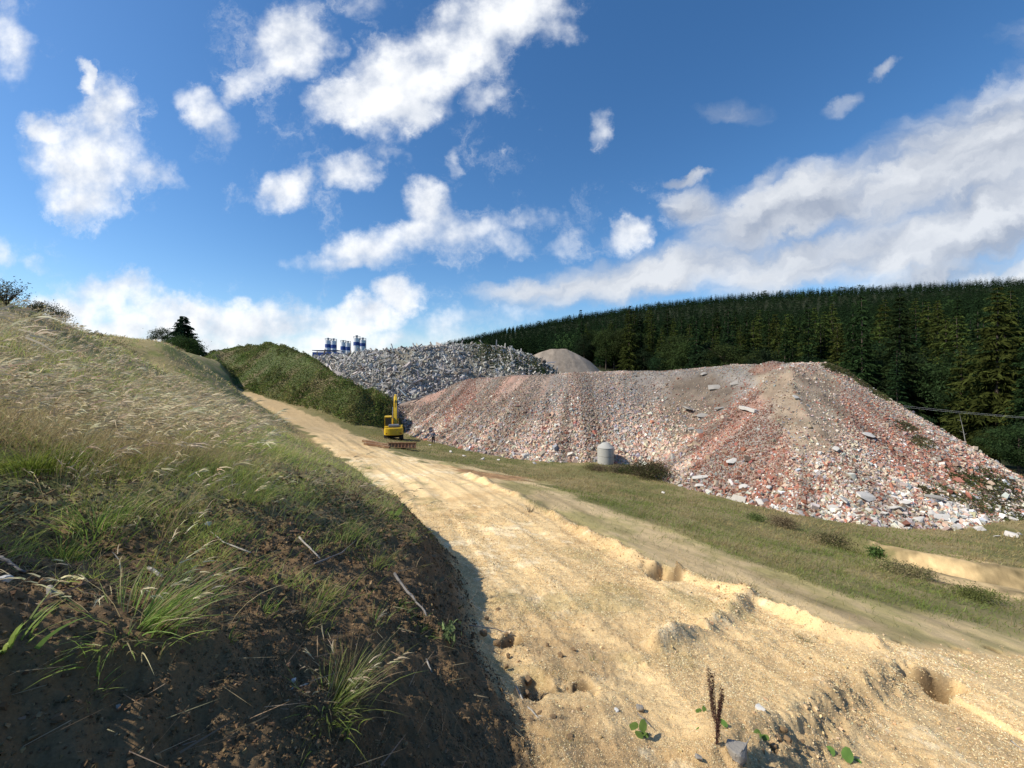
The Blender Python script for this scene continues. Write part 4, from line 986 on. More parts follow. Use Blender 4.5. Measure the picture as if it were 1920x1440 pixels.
# ---- single plants
def bush(name, u, v, Y, rad, h, leaf, cols, label, per=2600, stems=9, zbase=None, clumps=16, cat='bush'):
    rng = np.random.default_rng(int(u) * 7 + int(v)); x0, y0 = (u - CU) / FPX * Y, Y; z0 = gz(x0, y0) if zbase is None else zbase
    e = bpy.data.objects.new(name, None); COL.objects.link(e); e.location = (x0, y0, z0); tag(e, label, cat)
    P_, C = [], []
    for i in range(clumps):
        a = rng.uniform(0, 6.28); q = rng.uniform(0, .8); c = np.array([math.cos(a) * q * rad, math.sin(a) * q * rad * .8, h * (.3 + .5 * rng.random() * (1 - q * .6))])
        n = per // clumps; P_.append(c + rng.normal(size=(n, 3)) * np.array([rad * .24, rad * .24, h * .17])); C.append(np.tile(np.array(cols[rng.integers(len(cols))]) * rng.uniform(.7, 1.3), (n, 1)) * rng.uniform(.7, 1.3, (n, 1)))
    P_ = np.concatenate(P_); P_[:, 2] = np.maximum(P_[:, 2], .02); C = np.concatenate(C); n = len(P_)
    V, T, Cc = ribbons(P_, norm(rng.normal(size=(n, 3)) + [0, 0, .5]), leaf * rng.uniform(.6, 1.4, n), leaf * .5 * np.ones(n), np.tile([0.1, 0, -.25], (n, 1)), C, 2, rng)
    link('foliage', np_mesh('foliage', V, T, Cc.clip(.004, .6), mat=leafm), parent=e)
    a = rng.uniform(0, 6.28, stems); D = norm(np.c_[np.cos(a) * .5, np.sin(a) * .5, np.ones(stems)])
    V, T, Cc = ribbons(np.zeros((stems, 3)), D, h * rng.uniform(.6, 1.05, stems), np.full(stems, .03), np.tile([.1, 0, 0], (stems, 1)), jit((.12, .09, .06), stems), 3, rng)
    link('stems', np_mesh('stems', V, T, Cc, mat=bark_mat), parent=e); return e
bush('bush', 1222, 905, 36.5, 2.1, 1.75, .13, [(.085, .10, .035), (.15, .12, .07), (.11, .10, .045)], 'brownish green bush at the notch in the rubble toe right of the concrete cone', 7000, clumps=26)
bush('bush', 1165, 893, 38, 1.7, .7, .10, [(.08, .11, .03), (.16, .13, .08)], 'low green and brown bush just before the concrete cone', 4000, clumps=20)
bush('bush', 1120, 890, 38.5, 1.5, .5, .09, [(.18, .13, .085), (.13, .12, .05)], 'low brownish bush left of the green one by the concrete cone', 2500)
bush('bush', 1638, 1047, 15.6, .38, .42, .10, [(.10, .19, .05), (.13, .22, .06)], 'small fresh green plant on the rim of the sandy scar', 700, clumps=8, cat='plant')
bush('bush', 1470, 1010, 21, .9, .55, .07, [(.19, .145, .085), (.25, .20, .11)], 'dead brown weeds standing in the meadow below the heap', 2600, stems=26, cat='plant')
bush('bush', 1418, 1000, 22, .7, .35, .07, [(.14, .17, .05), (.10, .12, .04)], 'yellow green plant left of the dead brown weeds in the meadow', 1200, cat='plant')
bush('bush', 1560, 1040, 17, 1.1, .5, .07, [(.21, .165, .09), (.15, .145, .06)], 'tangled brown growth left of the sandy scar', 3200, stems=20, cat='plant')
bush('bush', 1690, 1085, 13.2, .8, .40, .06, [(.21, .17, .09), (.14, .15, .055)], 'brown weeds in the middle of the sandy scar', 2400, stems=16, cat='plant')
bush('bush', 1830, 1125, 11.2, .7, .3, .05, [(.16, .17, .05), (.12, .13, .04)], 'yellowish green weeds below the right part of the sandy scar', 2000, stems=12, cat='plant')
for i, (u, v, Y, rad, h, lab) in enumerate([(12, 585, 17.5, 1.1, 1.15, 'tallest dark twiggy bush at the left edge of the skyline'), (70, 600, 21, .8, .8, 'dark twiggy bush between the edge bush and the fan shaped one on the left skyline'), (108, 605, 23, .9, .95, 'fan shaped dark twiggy bush on the left skyline'),
        (205, 640, 33, 1.5, .9, 'long low bush half way down the left skyline'), (240, 650, 37, 1.0, 1.3, 'pointed small bush low on the left skyline'), (170, 625, 30, .8, .6, 'small brown bush above the long low one on the left skyline')]):
    bush('bush', u, v, Y, rad, h, .085, [(.10, .085, .05), (.075, .085, .035)], lab, 1100, stems=60)
p, Y = hitp(735, 908); bush('bush', 722, 905, 15.3, .55, .45, .07, [(.05, .07, .025), (.12, .10, .05)], 'dark grassy clump at the road side edge of the bank', 1500, stems=12, cat='plant')
bush('bush', 832, 1258, 3.75, .16, .13, .075, [(.16, .24, .10), (.20, .28, .12)], 'pale green leafy rosette on the dark foot of the bank', 90, stems=5, clumps=6, cat='plant')

def tuft(u, v, n, h, label, col=(.17, .25, .05), tip=(.30, .36, .09), spread=.08, lean=.5, w=.007, droop=.35, dry=0, heads=0):
    p, Y = hitp(u, v, 1.2); rng = np.random.default_rng(int(u + v)); a = rng.uniform(0, 6.28, n); q = np.abs(rng.normal(0, spread, n))
    P0 = np.c_[np.cos(a) * q, np.sin(a) * q, -.03 * np.ones(n)]
    D = norm(np.c_[np.cos(a) * lean * rng.uniform(.2, 1.2, n), np.sin(a) * lean * rng.uniform(.2, 1.2, n), np.ones(n)]); L = h * rng.uniform(.45, 1.1, n)
    Bv = np.c_[np.cos(a) * .3, np.sin(a) * .3, -droop * rng.uniform(.4, 1.6, n)] + WIND * .12
    c = jit(col, n, .2, .07, rng); t = jit(tip, n, .2, .05, rng)
    if dry:
        m = rng.random(n) < dry; c[m] = jit((.34, .27, .14), int(m.sum()), .2, .05, rng); t[m] = jit((.46, .38, .22), int(m.sum()), .2, .05, rng)
    V, T, C = ribbons(P0, D, L, w * rng.uniform(.6, 1.3, n), Bv, c, 5, rng, t)
    if heads:
        tp = P0 + D * L[:, None] + Bv * L[:, None]; td = norm(D + 2 * Bv); hp = [(V, T, C)]
        for q in range(7):
            hp.append(ribbons(tp + td * rng.uniform(-.14, .03, (n, 1)), norm(td + rng.normal(0, .16, (n, 3))), rng.uniform(.04, .09, n), np.full(n, .007), np.tile([.1, 0, -.3], (n, 1)), jit((.74, .64, .42), n, .15, .05, rng), 2, rng))
        V, T, C = merge(hp)
    o = link('grass_tuft', np_mesh('grass_tuft', V, T, C, mat=grass_mat)); o.location = p; tag(o, label, 'grass tuft'); return o
tuft(60, 880, 620, .46, 'large bright green grass tuft at the left edge under the tall straw', spread=.26, lean=.55, col=(.26, .38, .06), tip=(.42, .52, .12), w=.009)
tuft(235, 1195, 340, .42, 'big green tuft with long dry stems on the dark soil, left of the pale stick', spread=.13, lean=.8, dry=.25, w=.008)
tuft(300, 1165, 160, .5, 'tuft of long thin stalks leaning to the right behind the big green tuft', spread=.12, lean=.7, dry=.6, w=.004)
tuft(615, 1335, 280, .36, 'dark green tuft low on the shaded bank beside the bent pale branch', spread=.10, lean=.7, dry=.15)
tuft(655, 1290, 130, .42, 'thin dry tuft right above the dark green one on the shaded bank', spread=.10, lean=.5, dry=.6, w=.004)
tuft(300, 1010, 16, .80, 'tall bent stalks with pale heads arching to the right over the soil', spread=.10, lean=.35, w=.005, dry=1, heads=1, droop=.30)
tuft(205, 965, 26, .62, 'upright straw stalks with pale heads in front of the dark hollow', spread=.16, lean=.22, w=.005, dry=.9, heads=1, droop=.12)
tuft(110, 940, 22, .60, 'straw stalks with drooping heads right of the large bright tuft', spread=.18, lean=.28, w=.005, dry=.9, heads=1, droop=.18)
tuft(440, 960, 18, .60, 'loose stalks with pale heads at the right end of the sward', spread=.2, lean=.4, w=.005, dry=1, heads=1, droop=.2)
tuft(560, 930, 22, .50, 'short group of pale headed stalks above the pale roots', spread=.3, lean=.3, w=.007, dry=.9, heads=1, droop=.2)
tuft(640, 1300, 14, .42, 'thin dark stalks leaning right over the shaded bank', spread=.08, lean=.45, w=.004, dry=1, heads=1, droop=.15)
tuft(250, 1180, 16, .62, 'long thin straw stalks crossing above the big green tuft', spread=.08, lean=.4, w=.004, dry=1, heads=1, droop=.22)
tuft(330, 870, 40, .75, 'dense stand of straw stalks at the lower edge of the tall grass', spread=.4, lean=.2, w=.006, dry=1, heads=1, droop=.15)
tuft(160, 850, 40, .75, 'dense stand of straw stalks left in the tall grass', spread=.4, lean=.2, w=.006, dry=1, heads=1, droop=.15)
tuft(120, 1040, 120, .24, 'leafy green tuft on the bare ledge left of the thick bleached stick', spread=.16, lean=.6, w=.008)
tuft(470, 1070, 110, .20, 'low spreading green tuft in the middle of the bare ledge', spread=.16, lean=.6, w=.007)
tuft(600, 1120, 130, .22, 'grassy green tuft under the pale root on the crest soil', spread=.16, lean=.6, w=.007, dry=.2)
tuft(700, 1060, 120, .24, 'green tuft overhanging the cut face above the long grey branch', spread=.15, lean=.6, w=.007, dry=.2)
tuft(160, 1305, 26, .16, 'small bright green tuft alone on the shaded lower soil', spread=.03)
tuft(8, 1240, 18, .30, 'bright broad bladed shoot at the left picture edge', spread=.04, lean=.4, w=.018)
tuft(20, 1215, 12, .26, 'second broad bladed shoot just above the one at the left edge', spread=.03, lean=.35, w=.016)
tuft(350, 1212, 40, .20, 'yellowish narrow tuft right of the big green tuft', spread=.03, lean=.3, col=(.24, .28, .05))
tuft(425, 1205, 14, .15, 'tiny bright shoot right of the yellowish narrow tuft', spread=.02, lean=.35)
tuft(170, 1090, 22, .20, 'thin green sprout over the forked grey stick', spread=.02, lean=.3)
tuft(560, 1165, 150, .20, 'ragged green tuft on the crest soil in the middle of the bank', spread=.14, lean=.6, dry=.3, w=.005)
tuft(490, 1150, 50, .17, 'small green tuft left of the ragged one on the crest soil', spread=.06, lean=.4)
tuft(700, 1170, 70, .22, 'grey green tuft at the edge of the cut face', spread=.06, lean=.5, dry=.3, w=.005)
tuft(400, 1010, 200, .26, 'broad green tuft with white specks near the mossy patch', spread=.22, lean=.5, w=.006)
tuft(180, 985, 300, .45, 'dense tuft hanging over a dark hollow below the tall straw', spread=.24, lean=.6, dry=.3)
tuft(330, 965, 220, .5, 'tall mixed tuft of green blades and straw in the middle of the bank', spread=.2, lean=.45, dry=.5, w=.005)
tuft(640, 1010, 200, .28, 'green weeds tuft close to the cut edge', spread=.22, lean=.5, dry=.25, w=.006)
tuft(760, 1012, 120, .22, 'spiky yellow green tuft right on the cut edge', spread=.10, lean=.6, dry=.3)
tuft(720, 955, 220, .35, 'dark green tuft on the cut edge farther up', spread=.2, lean=.5, dry=.3)
tuft(690, 880, 260, .5, 'tall dry tuft where the bank meets the track', spread=.3, lean=.3, dry=.5)
tuft(1505, 1200, 110, .16, 'dry spiky tuft on the sand between the ridges', col=(.20, .19, .08), tip=(.34, .30, .16), spread=.07, lean=.7, w=.005)
tuft(1112, 1240, 16, .18, 'thin green sprout alone in the middle of the sand', spread=.02, lean=.3, w=.005)
tuft(1820, 1255, 60, .05, 'flat green weed patch on the sand right of the dark hole', spread=.12, lean=.8)
tuft(1740, 1380, 10, .12, 'delicate thin sprout on the lower sand at the right', spread=.02, lean=.4, w=.004)
tuft(995, 960, 30, .55, 'upright dark dry weed on the ridge beside the track', col=(.10, .075, .05), tip=(.16, .12, .08), spread=.06, lean=.2, w=.015)

# ---- sticks and roots lying on the bank
stick_mat = solid_mat('bleached_wood', (.46, .42, .36), .85, 0, .35, 14, .5, 60)
dark_stick = solid_mat('grey_wood', (.25, .23, .21), .85, 0, .35, 14, .5, 60)
def stick(pts, rad, label, mat=None, lift=.015, cat='stick', name='stick'):
    P_ = []
    for u, v in pts:
        p, Y = hitp(u, v, 1.2, 60); P_.append(p + Vector((0, 0, lift)))
    # refine with a small wobble
    Q_ = []
    for a, b in zip(P_[:-1], P_[1:]):
        for k in range(3): Q_.append(a.lerp(b, k / 3) + Vector((random.uniform(-1, 1), random.uniform(-1, 1), random.uniform(-.5, .5))) * rad * .5)
    Q_.append(P_[-1]); c = sum(Q_, Vector()) / len(Q_); n = len(Q_)
    o = link(name, tube_mesh(name, [q - c for q in Q_], [rad * (1 - .55 * i / n) * random.uniform(.8, 1.15) for i in range(n)], mat or stick_mat, 7)); o.location = c; tag(o, label, cat); return o
stick([(217,1328),(222,1360),(214,1385),(218,1412),(226,1440)], .014, 'pale crooked stick standing out of the shaded soil at the bottom left')
stick([(516,1385),(520,1330),(528,1302),(560,1295),(600,1282)], .012, 'bent pale branch on the shaded soil below the dark green tuft')
stick([(278,1068),(310,1090),(335,1112),(352,1122)], .013, 'thick bleached stick behind the big green tuft')
stick([(90,1110),(97,1135),(100,1160)], .014, 'left arm of the forked grey stick on the dark soil', dark_stick)
stick([(92,1108),(110,1125),(128,1158)], .012, 'right arm of the forked grey stick on the dark soil')
stick([(740,1080),(765,1115),(790,1145),(805,1170)], .016, 'long grey branch hanging down the cut face', dark_stick, .03)
stick([(968,1290),(985,1325),(1020,1360),(1045,1385)], .009, 'thin white root on the crumbling soil at the foot of the bank')
stick([(1010,1345),(1035,1352),(1042,1375)], .006, 'short white root beside the thin long one at the foot of the bank')
stick([(738,1262),(752,1270),(768,1280)], .007, 'short grey stick above the pale rosette foot')
stick([(800,1240),(806,1255),(810,1265)], .007, 'small bleached stick left of the green rosette')
stick([(590,1060),(640,1040),(668,1015)], .010, 'grey root piece on the crest soil near the cut', dark_stick)
stick([(560,1010),(580,1030),(600,1050)], .012, 'pale root sticking out of the crest soil')
stick([(600,870),(612,885),(625,880)], .03, 'small bleached branch where bank and track meet')
stick([(545,818),(552,824),(560,820)], .03, 'white broken branch among the grasses below the mound')
stick([(470,1040),(420,1020),(395,1000)], .008, 'thin arched pale twig in the mossy hollow')
stick([(0,1050),(20,1062),(48,1078)], .010, 'long grey stick at the left edge of the dark soil', dark_stick)
stick([(1195,1340),(1210,1355),(1222,1368)], .005, 'tiny bare twig on the sand near the small round leaves', dark_stick)
stick([(880,1175),(930,1182),(968,1195)], .008, 'fine grey twig on the shaded sand at the toe of the cut', dark_stick)
stick([(1895,1392),(1908,1402),(1922,1412)], .010, 'pale stick at the right edge of the lower sand')

# ---- stones and clods
stone_mat = solid_mat('grey_stone', (.34, .31, .27), .9, 0, .35, 6, .8, 30, (.42, .32, .19)); white_stone = solid_mat('white_stone', (.62, .60, .55), .85, 0, .2, 8, .4, 40)
clod_mat = solid_mat('earth_clod', (.30, .195, .10), .95, 0, .35, 9, 1.0, 40)
def stone(u, v, w, label, mat=stone_mat, name='stone', seed=0):
    p, Y = hitp(u, v); s = w / FPX * Y; me = block_mesh(name, s, s * .85, s * .8, mat, 500 + seed + int(u), 30); o = link(name, me); o.location = p + Vector((0, 0, s * .22)); o.rotation_euler = (0, 0, u); tag(o, label, name.replace('_', ' ')); return o
stone(1380, 1420, 40, 'rough grey stone beside the dry brown dock plant'); stone(8, 1092, 22, 'pale stone on the dark soil at the left edge', white_stone); stone(314, 1195, 12, 'small white pebble at the foot of the big green tuft', white_stone)
stone(1425, 1335, 16, 'white pebble on the sand left of the dry dock plant', white_stone); stone(1200, 1330, 14, 'small grey stone left of the dock plant on the sand'); stone(1155, 1337, 12, 'pale flint on crumbly soil left of the little leaves', white_stone)
stone(390, 985, 10, 'white fleck of stone beside the green tuft in the bank', white_stone); stone(550, 1280, 9, 'pebble under the bent pale branch', white_stone); stone(1310, 1425, 12, 'tiny stone in front of the rough grey stone')
rngc = random.Random(4)
for i in range(46):
    u, v = rngc.choice([(rngc.gauss(1010, 45), rngc.gauss(1300, 60)), (rngc.gauss(940, 30), rngc.gauss(1200, 30)), (rngc.gauss(1470, 25), rngc.gauss(1385, 30)), (rngc.gauss(700, 60), rngc.gauss(1000, 60)), (rngc.gauss(1050, 30), rngc.gauss(1370, 25))])
    if v > 1436: continue
    stone(u, v, rngc.uniform(6, 15), 'brown crumbly clod of earth lying at the broken edge of bank or ridge', clod_mat, 'clod', i)['group'] = 'earth clods by the broken edges'

# ---- dry dock plant and small leafy plants on the sand
def dock():
    p, Y = hitp(1343, 1398); e = bpy.data.objects.new('dock_plant', None); COL.objects.link(e); e.location = p; tag(e, 'dead dark brown dock plant standing upright on the sand', 'plant')
    dm = leaf_mat('dock_seeds', .1, .8); H = 142 / FPX * Y; rng = np.random.default_rng(3)
    me = tube_mesh('stem', [(0, 0, -.03), (.004, 0, H * .2), (-.006, 0, H * .45), (-.012, 0, H * .7)], [.006, .005, .004, .002], solid_mat('dock_stem', (.10, .055, .04), .8)); link('stem', me, parent=e)
    for k, (x0, z0, x1, z1) in enumerate([(0, .18, .012, .62), (-.004, .30, -.035, .88), (-.008, .35, -.030, 1.0), (0, .25, .022, .80), (.004, .3, .030, .66), (-.01, .40, -.012, .93), (0, .05, .008, .35)]):
        n = 420; t = rng.random(n); base = np.c_[(x0 + (x1 - x0) * t) * 1.8 * H / .6 + rng.normal(0, .007, n), rng.normal(0, .008, n) + (k % 3 - 1) * .015, (z0 + (z1 - z0) * t) * H]
        V, T, C = ribbons(base, norm(rng.normal(size=(n, 3)) + [0, 0, 1.2]), rng.uniform(.008, .018, n), np.full(n, .007), np.zeros((n, 3)), jit((.085, .038, .030), n, .3, .1, rng), 1, rng)
        link('seed_spike', np_mesh('seed_spike', V, T, C.clip(.004, .4), mat=dm), parent=e)
dock()
def leafy(u, v, leaves, label):
    p, Y = hitp(u, v); k = Y / FPX; lm = leafm; V, F = [], []; rng = random.Random(int(u)); Cc = []
    for dx, dz, s, a in leaves:
        c = Vector((dx * k, rng.uniform(-.03, .03), dz * k + .012)); R_ = s * k; o = len(V); ax = Vector((math.cos(a), math.sin(a) * .6, .25)).normalized(); ay = ax.cross(Vector((0, -.5, 1))).normalized(); nn = ax.cross(ay)
        V.append(c); Cc.append((.12, .20, .045))
        for i in range(10):
            t = 2 * math.pi * i / 10; rr = R_ * (1 + .12 * math.cos(2 * t)) * (.8 if i == 5 else 1); V.append(c + ax * math.cos(t) * rr + ay * math.sin(t) * rr * .72 + nn * .12 * R_ * math.sin(3 * t)); Cc.append((.15, .235, .055))
        for i in range(10): F.append((o, o + 1 + i, o + 1 + (i + 1) % 10))
    n_l = len(V); me = np_mesh('leafy_plant', np.array([tuple(q) for q in V]), np.array(F), np.array(Cc), smooth=True, mat=lm)
    o = link('leafy_plant', me); o.location = p; tag(o, label, 'plant')
    for dx, dz, s, a in leaves: link('stalk', tube_mesh('stalk', [(0, 0, -.01), (dx * k * .5, 0, dz * k * .6), (dx * k, 0, dz * k + .01)], .0012 + s * k * .03, lm_stem, 5), parent=o)
lm_stem = solid_mat('green_stalk', (.14, .20, .06), .6)
leafy(1200, 1380, [(-10, 10, 9, .3), (6, 14, 11, 1.2), (-3, 4, 8, 2.5), (10, -4, 8, -1)], 'little round leaved plant on the sand left of the dock plant')
leafy(1412, 1385, [(-24, 4, 10, .2), (4, 8, 10, 1.0), (22, -4, 8, -.4)], 'row of three small green leaves right of the dock plant')
leafy(1575, 1425, [(-18, 6, 13, .3), (10, 10, 14, .9), (-2, -6, 10, 2), (26, -4, 9, 0)], 'bright broad leaved plant at the foot of the rough sandy slope')
leafy(1352, 1370, [(-26, -4, 10, .4), (8, 6, 8, 2), (-40, -10, 8, 1)], 'small leaves sprouting around the stem of the dock plant')
leafy(740, 975, [(-12, 10, 9, .4), (8, 14, 9, 1.4), (0, 2, 9, 2.4)], 'bright small leaved plant near the cut edge')
leafy(1315, 1340, [(-6, 5, 6, .4), (5, 8, 6, 1.4)], 'tiny green sprig on the sand above the dock plant')

# ---- crumbs of earth and grit
def crumbs(name, n0, th0, th1, r0, r1, keepfn, size, cols, label, mat):
    x, y, r = sample_polar(n0, th0, th1, r0, r1); _, t = base_z(x, y); z = ground_z(x, y); u, v = to_px(x, y, z)
    k = RNG.random(n0) < keepfn(x, y, r, t, u, v); x, y, z, r = x[k], y[k], z[k], r[k]; n = len(x)
    s = size * np.exp(RNG.normal(0, .5, n)) * np.clip(r / 4, .7, 3); a = RNG.integers(0, len(cols), n)
    V, T, C = chunks(np.c_[x, y, z + s * .15], s[:, None] * np.c_[RNG.uniform(.7, 1.5, n), RNG.uniform(.6, 1.1, n), RNG.uniform(.4, .9, n)], jit(np.array(cols)[a], n, .2, .04), .35)
    o = link(name, np_mesh(name, V, T, C.clip(.01, .8), mat=mat)); tag(o, label, 'grit', kind='stuff'); print(name, n)
crm = attr_mat('earth_crumbs', rough=.95, var=.25, scale=30, bump=.4, bscale=90, bdist=.01)
crumbs('soil_crumbs', 260000, -62, 25, 1.1, 14, lambda x, y, r, t, u, v: (t < .8) * sstep(830, 980, v) * (.25 + .6 * sstep(-.3, .5, fbm(x, y, .5, 4, 301))), .0095, [(.18,.12,.062),(.13,.083,.044),(.24,.16,.085),(.15,.10,.052)], 'crumbs of brown soil on the bare part of the bank', crm)
def sand_keep(x, y, r, t, u, v):
    d, arc, s = poly_line(x, y, scarp); b1, _, _ = poly_line(x, y, berm1); b2, _, _ = poly_line(x, y, berm1b); b3, _, _ = poly_line(x, y, berm2)
    near = .9 * np.exp(-((s - .18) / .22) ** 2) * wgt_s(arc) + .5 * np.exp(-(b1 / .3) ** 2) + .6 * np.exp(-(b2 / .35) ** 2) + .5 * np.exp(-(b3 / .2) ** 2)
    foot = .8 * sstep(1150, 1020, u) * sstep(1100, 1250, v)
    return (t > .6) * (poly_sd(x, y, sand_poly) > -.5) * np.clip(near + foot * sstep(-.2, .5, fbm(x, y, .6, 4, 302)) + .03 + .10 * sstep(.1, .6, fbm(x, y, .8, 4, 303)), 0, 1)
crumbs('sand_grit', 110000, -20, 62, 2.2, 26, sand_keep, .0062, [(.62,.45,.25),(.55,.39,.21),(.42,.29,.15),(.72,.56,.34),(.60,.43,.23)], 'grit and crumbs of sandy earth lying on the track', crm)

def sand_chips():
    x, y, r = sample_polar(620000, -22, 60, 2.2, 17); _, t = base_z(x, y)
    k = (t > .7) & (poly_sd(x, y, sand_poly) > 0) & (RNG.random(len(x)) < .35 + .6 * sstep(-.2, .4, fbm(x, y, .7, 4, 305))); x, y, r = x[k], y[k], r[k]; n = len(x)
    D = norm(np.c_[RNG.normal(0, 1, n), RNG.normal(0, 1, n), RNG.normal(.12, .28, n)])
    c = jit(np.array([(.82,.65,.38),(.66,.47,.25),(.92,.78,.52),(.50,.35,.18)])[RNG.integers(0, 4, n)], n, .15, .03)
    rb = ribbons(np.c_[x, y, ground_z(x, y) + .002], D, RNG.uniform(.008, .022, n) * np.clip(r / 5, .7, 2.6), .007 * np.clip(r / 5, .7, 2.6), np.zeros((n, 3)), c, 1)
    o = link('sand_chips', np_mesh('sand_chips', *rb[:2], rb[2].clip(.01, .9), mat=crm)); tag(o, 'light chips and coarse grains covering the sandy track', 'grit', kind='stuff'); print('chips', n)
sand_chips()
def verge_tussocks():
    x, y, r = sample_polar(60000, -20, 60, 9, 60); z, t = base_z(x, y)
    k = (t > .85) & (poly_sd(x, y, sand_poly) < .3) & (poly_sd(x, y, main_poly) < -.3) & (poly_sd(x, y, mound_poly) < -.3) & (poly_sd(x, y, scar_poly) < .1) & (RNG.random(len(x)) < .8 * sstep(.1, .6, fbm(x, y, 1.5, 4, 307) + .3 * fbm(x, y, .5, 3, 308) - .55 * (poly_sd(x, y, track_poly) > 0)))
    x, y, r = x[k], y[k], r[k]; n = len(x); h = RNG.uniform(.18, .48, n); b = RNG.random(n)[:, None] < .5
    *_, rb = grow(x, y, r, h, .005, .0008, np.where(b, jit((.26, .20, .10), n, .25), jit((.15, .18, .05), n, .25)), np.where(b, jit((.38, .30, .16), n, .2), jit((.24, .26, .08), n, .2)), .35, .25, 3, .3)
    stuff('verge_tussocks', rb, grass_mat, 'taller brown and green tussocks scattered in the meadow strip')
verge_tussocks()

# ================================================================== BUILT OBJECTS
class MB:
    def __init__(s): s.bm = bmesh.new()
    def box(s, c, d, rot=None, bev=.02, seg=2, taper=None):
        r = bmesh.ops.create_cube(s.bm, size=1); vs = r['verts']
        for v in vs:
            k = 1.0
            if taper and v.co.z > 0: k = taper
            v.co = Vector((v.co.x * d[0] * k, v.co.y * d[1] * k, v.co.z * d[2]))
        if rot is not None:
            M = rot if isinstance(rot, Matrix) else Matrix.Rotation(rot[0], 3, 'X') @ Matrix.Rotation(rot[1], 3, 'Y') @ Matrix.Rotation(rot[2], 3, 'Z')
            for v in vs: v.co = M @ v.co
        for v in vs: v.co += Vector(c)
        if bev:
            es = list({e for v in vs for e in v.link_edges}); bmesh.ops.bevel(s.bm, geom=es, offset=bev, segments=seg, affect='EDGES')
        return s
    def cyl(s, p0, p1, r0, r1=None, n=20, bev=0):
        p0, p1 = Vector(p0), Vector(p1); r1 = r0 if r1 is None else r1; r = bmesh.ops.create_cone(s.bm, cap_ends=True, segments=n, radius1=r0, radius2=r1, depth=(p1 - p0).length)
        q = (p1 - p0).to_track_quat('Z', 'Y').to_matrix()
        for v in r['verts']: v.co = q @ v.co + (p0 + p1) / 2
        return s
    def prism(s, prof, x0, x1, bev=.02, axis='x'):
        """profile in (y, z) swept along x; or (x, y) swept along z when axis is 'z'"""
        f = (lambda a, b, t: (t, a, b)) if axis == 'x' else (lambda a, b, t: (a, b, t))
        A = [s.bm.verts.new(f(a, b, x0)) for a, b in prof]; B = [s.bm.verts.new(f(a, b, x1)) for a, b in prof]; n = len(prof)
        fs = [s.bm.faces.new(A), s.bm.faces.new(B[::-1])] + [s.bm.faces.new((A[i], B[i], B[(i + 1) % n], A[(i + 1) % n])) for i in range(n)]
        bmesh.ops.recalc_face_normals(s.bm, faces=fs)
        if bev: bmesh.ops.bevel(s.bm, geom=list({e for q in fs for e in q.edges}), offset=bev, segments=2, affect='EDGES')
        return s
    def build(s, name, mat, parent=None, smooth=False):
        me = bpy.data.meshes.new(name); s.bm.to_mesh(me); s.bm.free(); me.materials.append(mat)
        if smooth:
            for p in me.polygons: p.use_smooth = True
        return link(name, me, parent=parent)
def root(name, label, cat, loc, rz=0, group=None):
    e = bpy.data.objects.new(name, None); COL.objects.link(e); e.location = loc; e.rotation_euler = (0, 0, rz); return tag(e, label, cat, group)
yel = solid_mat('yellow_paint', (.72, .47, .02), .42, 0, .15, 2, .1, 20, (.40, .28, .06), spec=.5)
blk = solid_mat('black_steel', (.035, .032, .03), .7, .2, .3, 6, .3, 30, (.12, .085, .05)); gry = solid_mat('grey_paint', (.17, .18, .21), .5, 0, .2, 4)
glass = solid_mat('dark_glass', (.02, .025, .03), .12, 0, .1, 2, spec=.8); chrome = solid_mat('cylinder_rod', (.6, .6, .6), .25, .9, .1)
rust = solid_mat('rusty_steel', (.32, .18, .10), .9, 0, .4, 5, .5, 30, (.45, .31, .18))

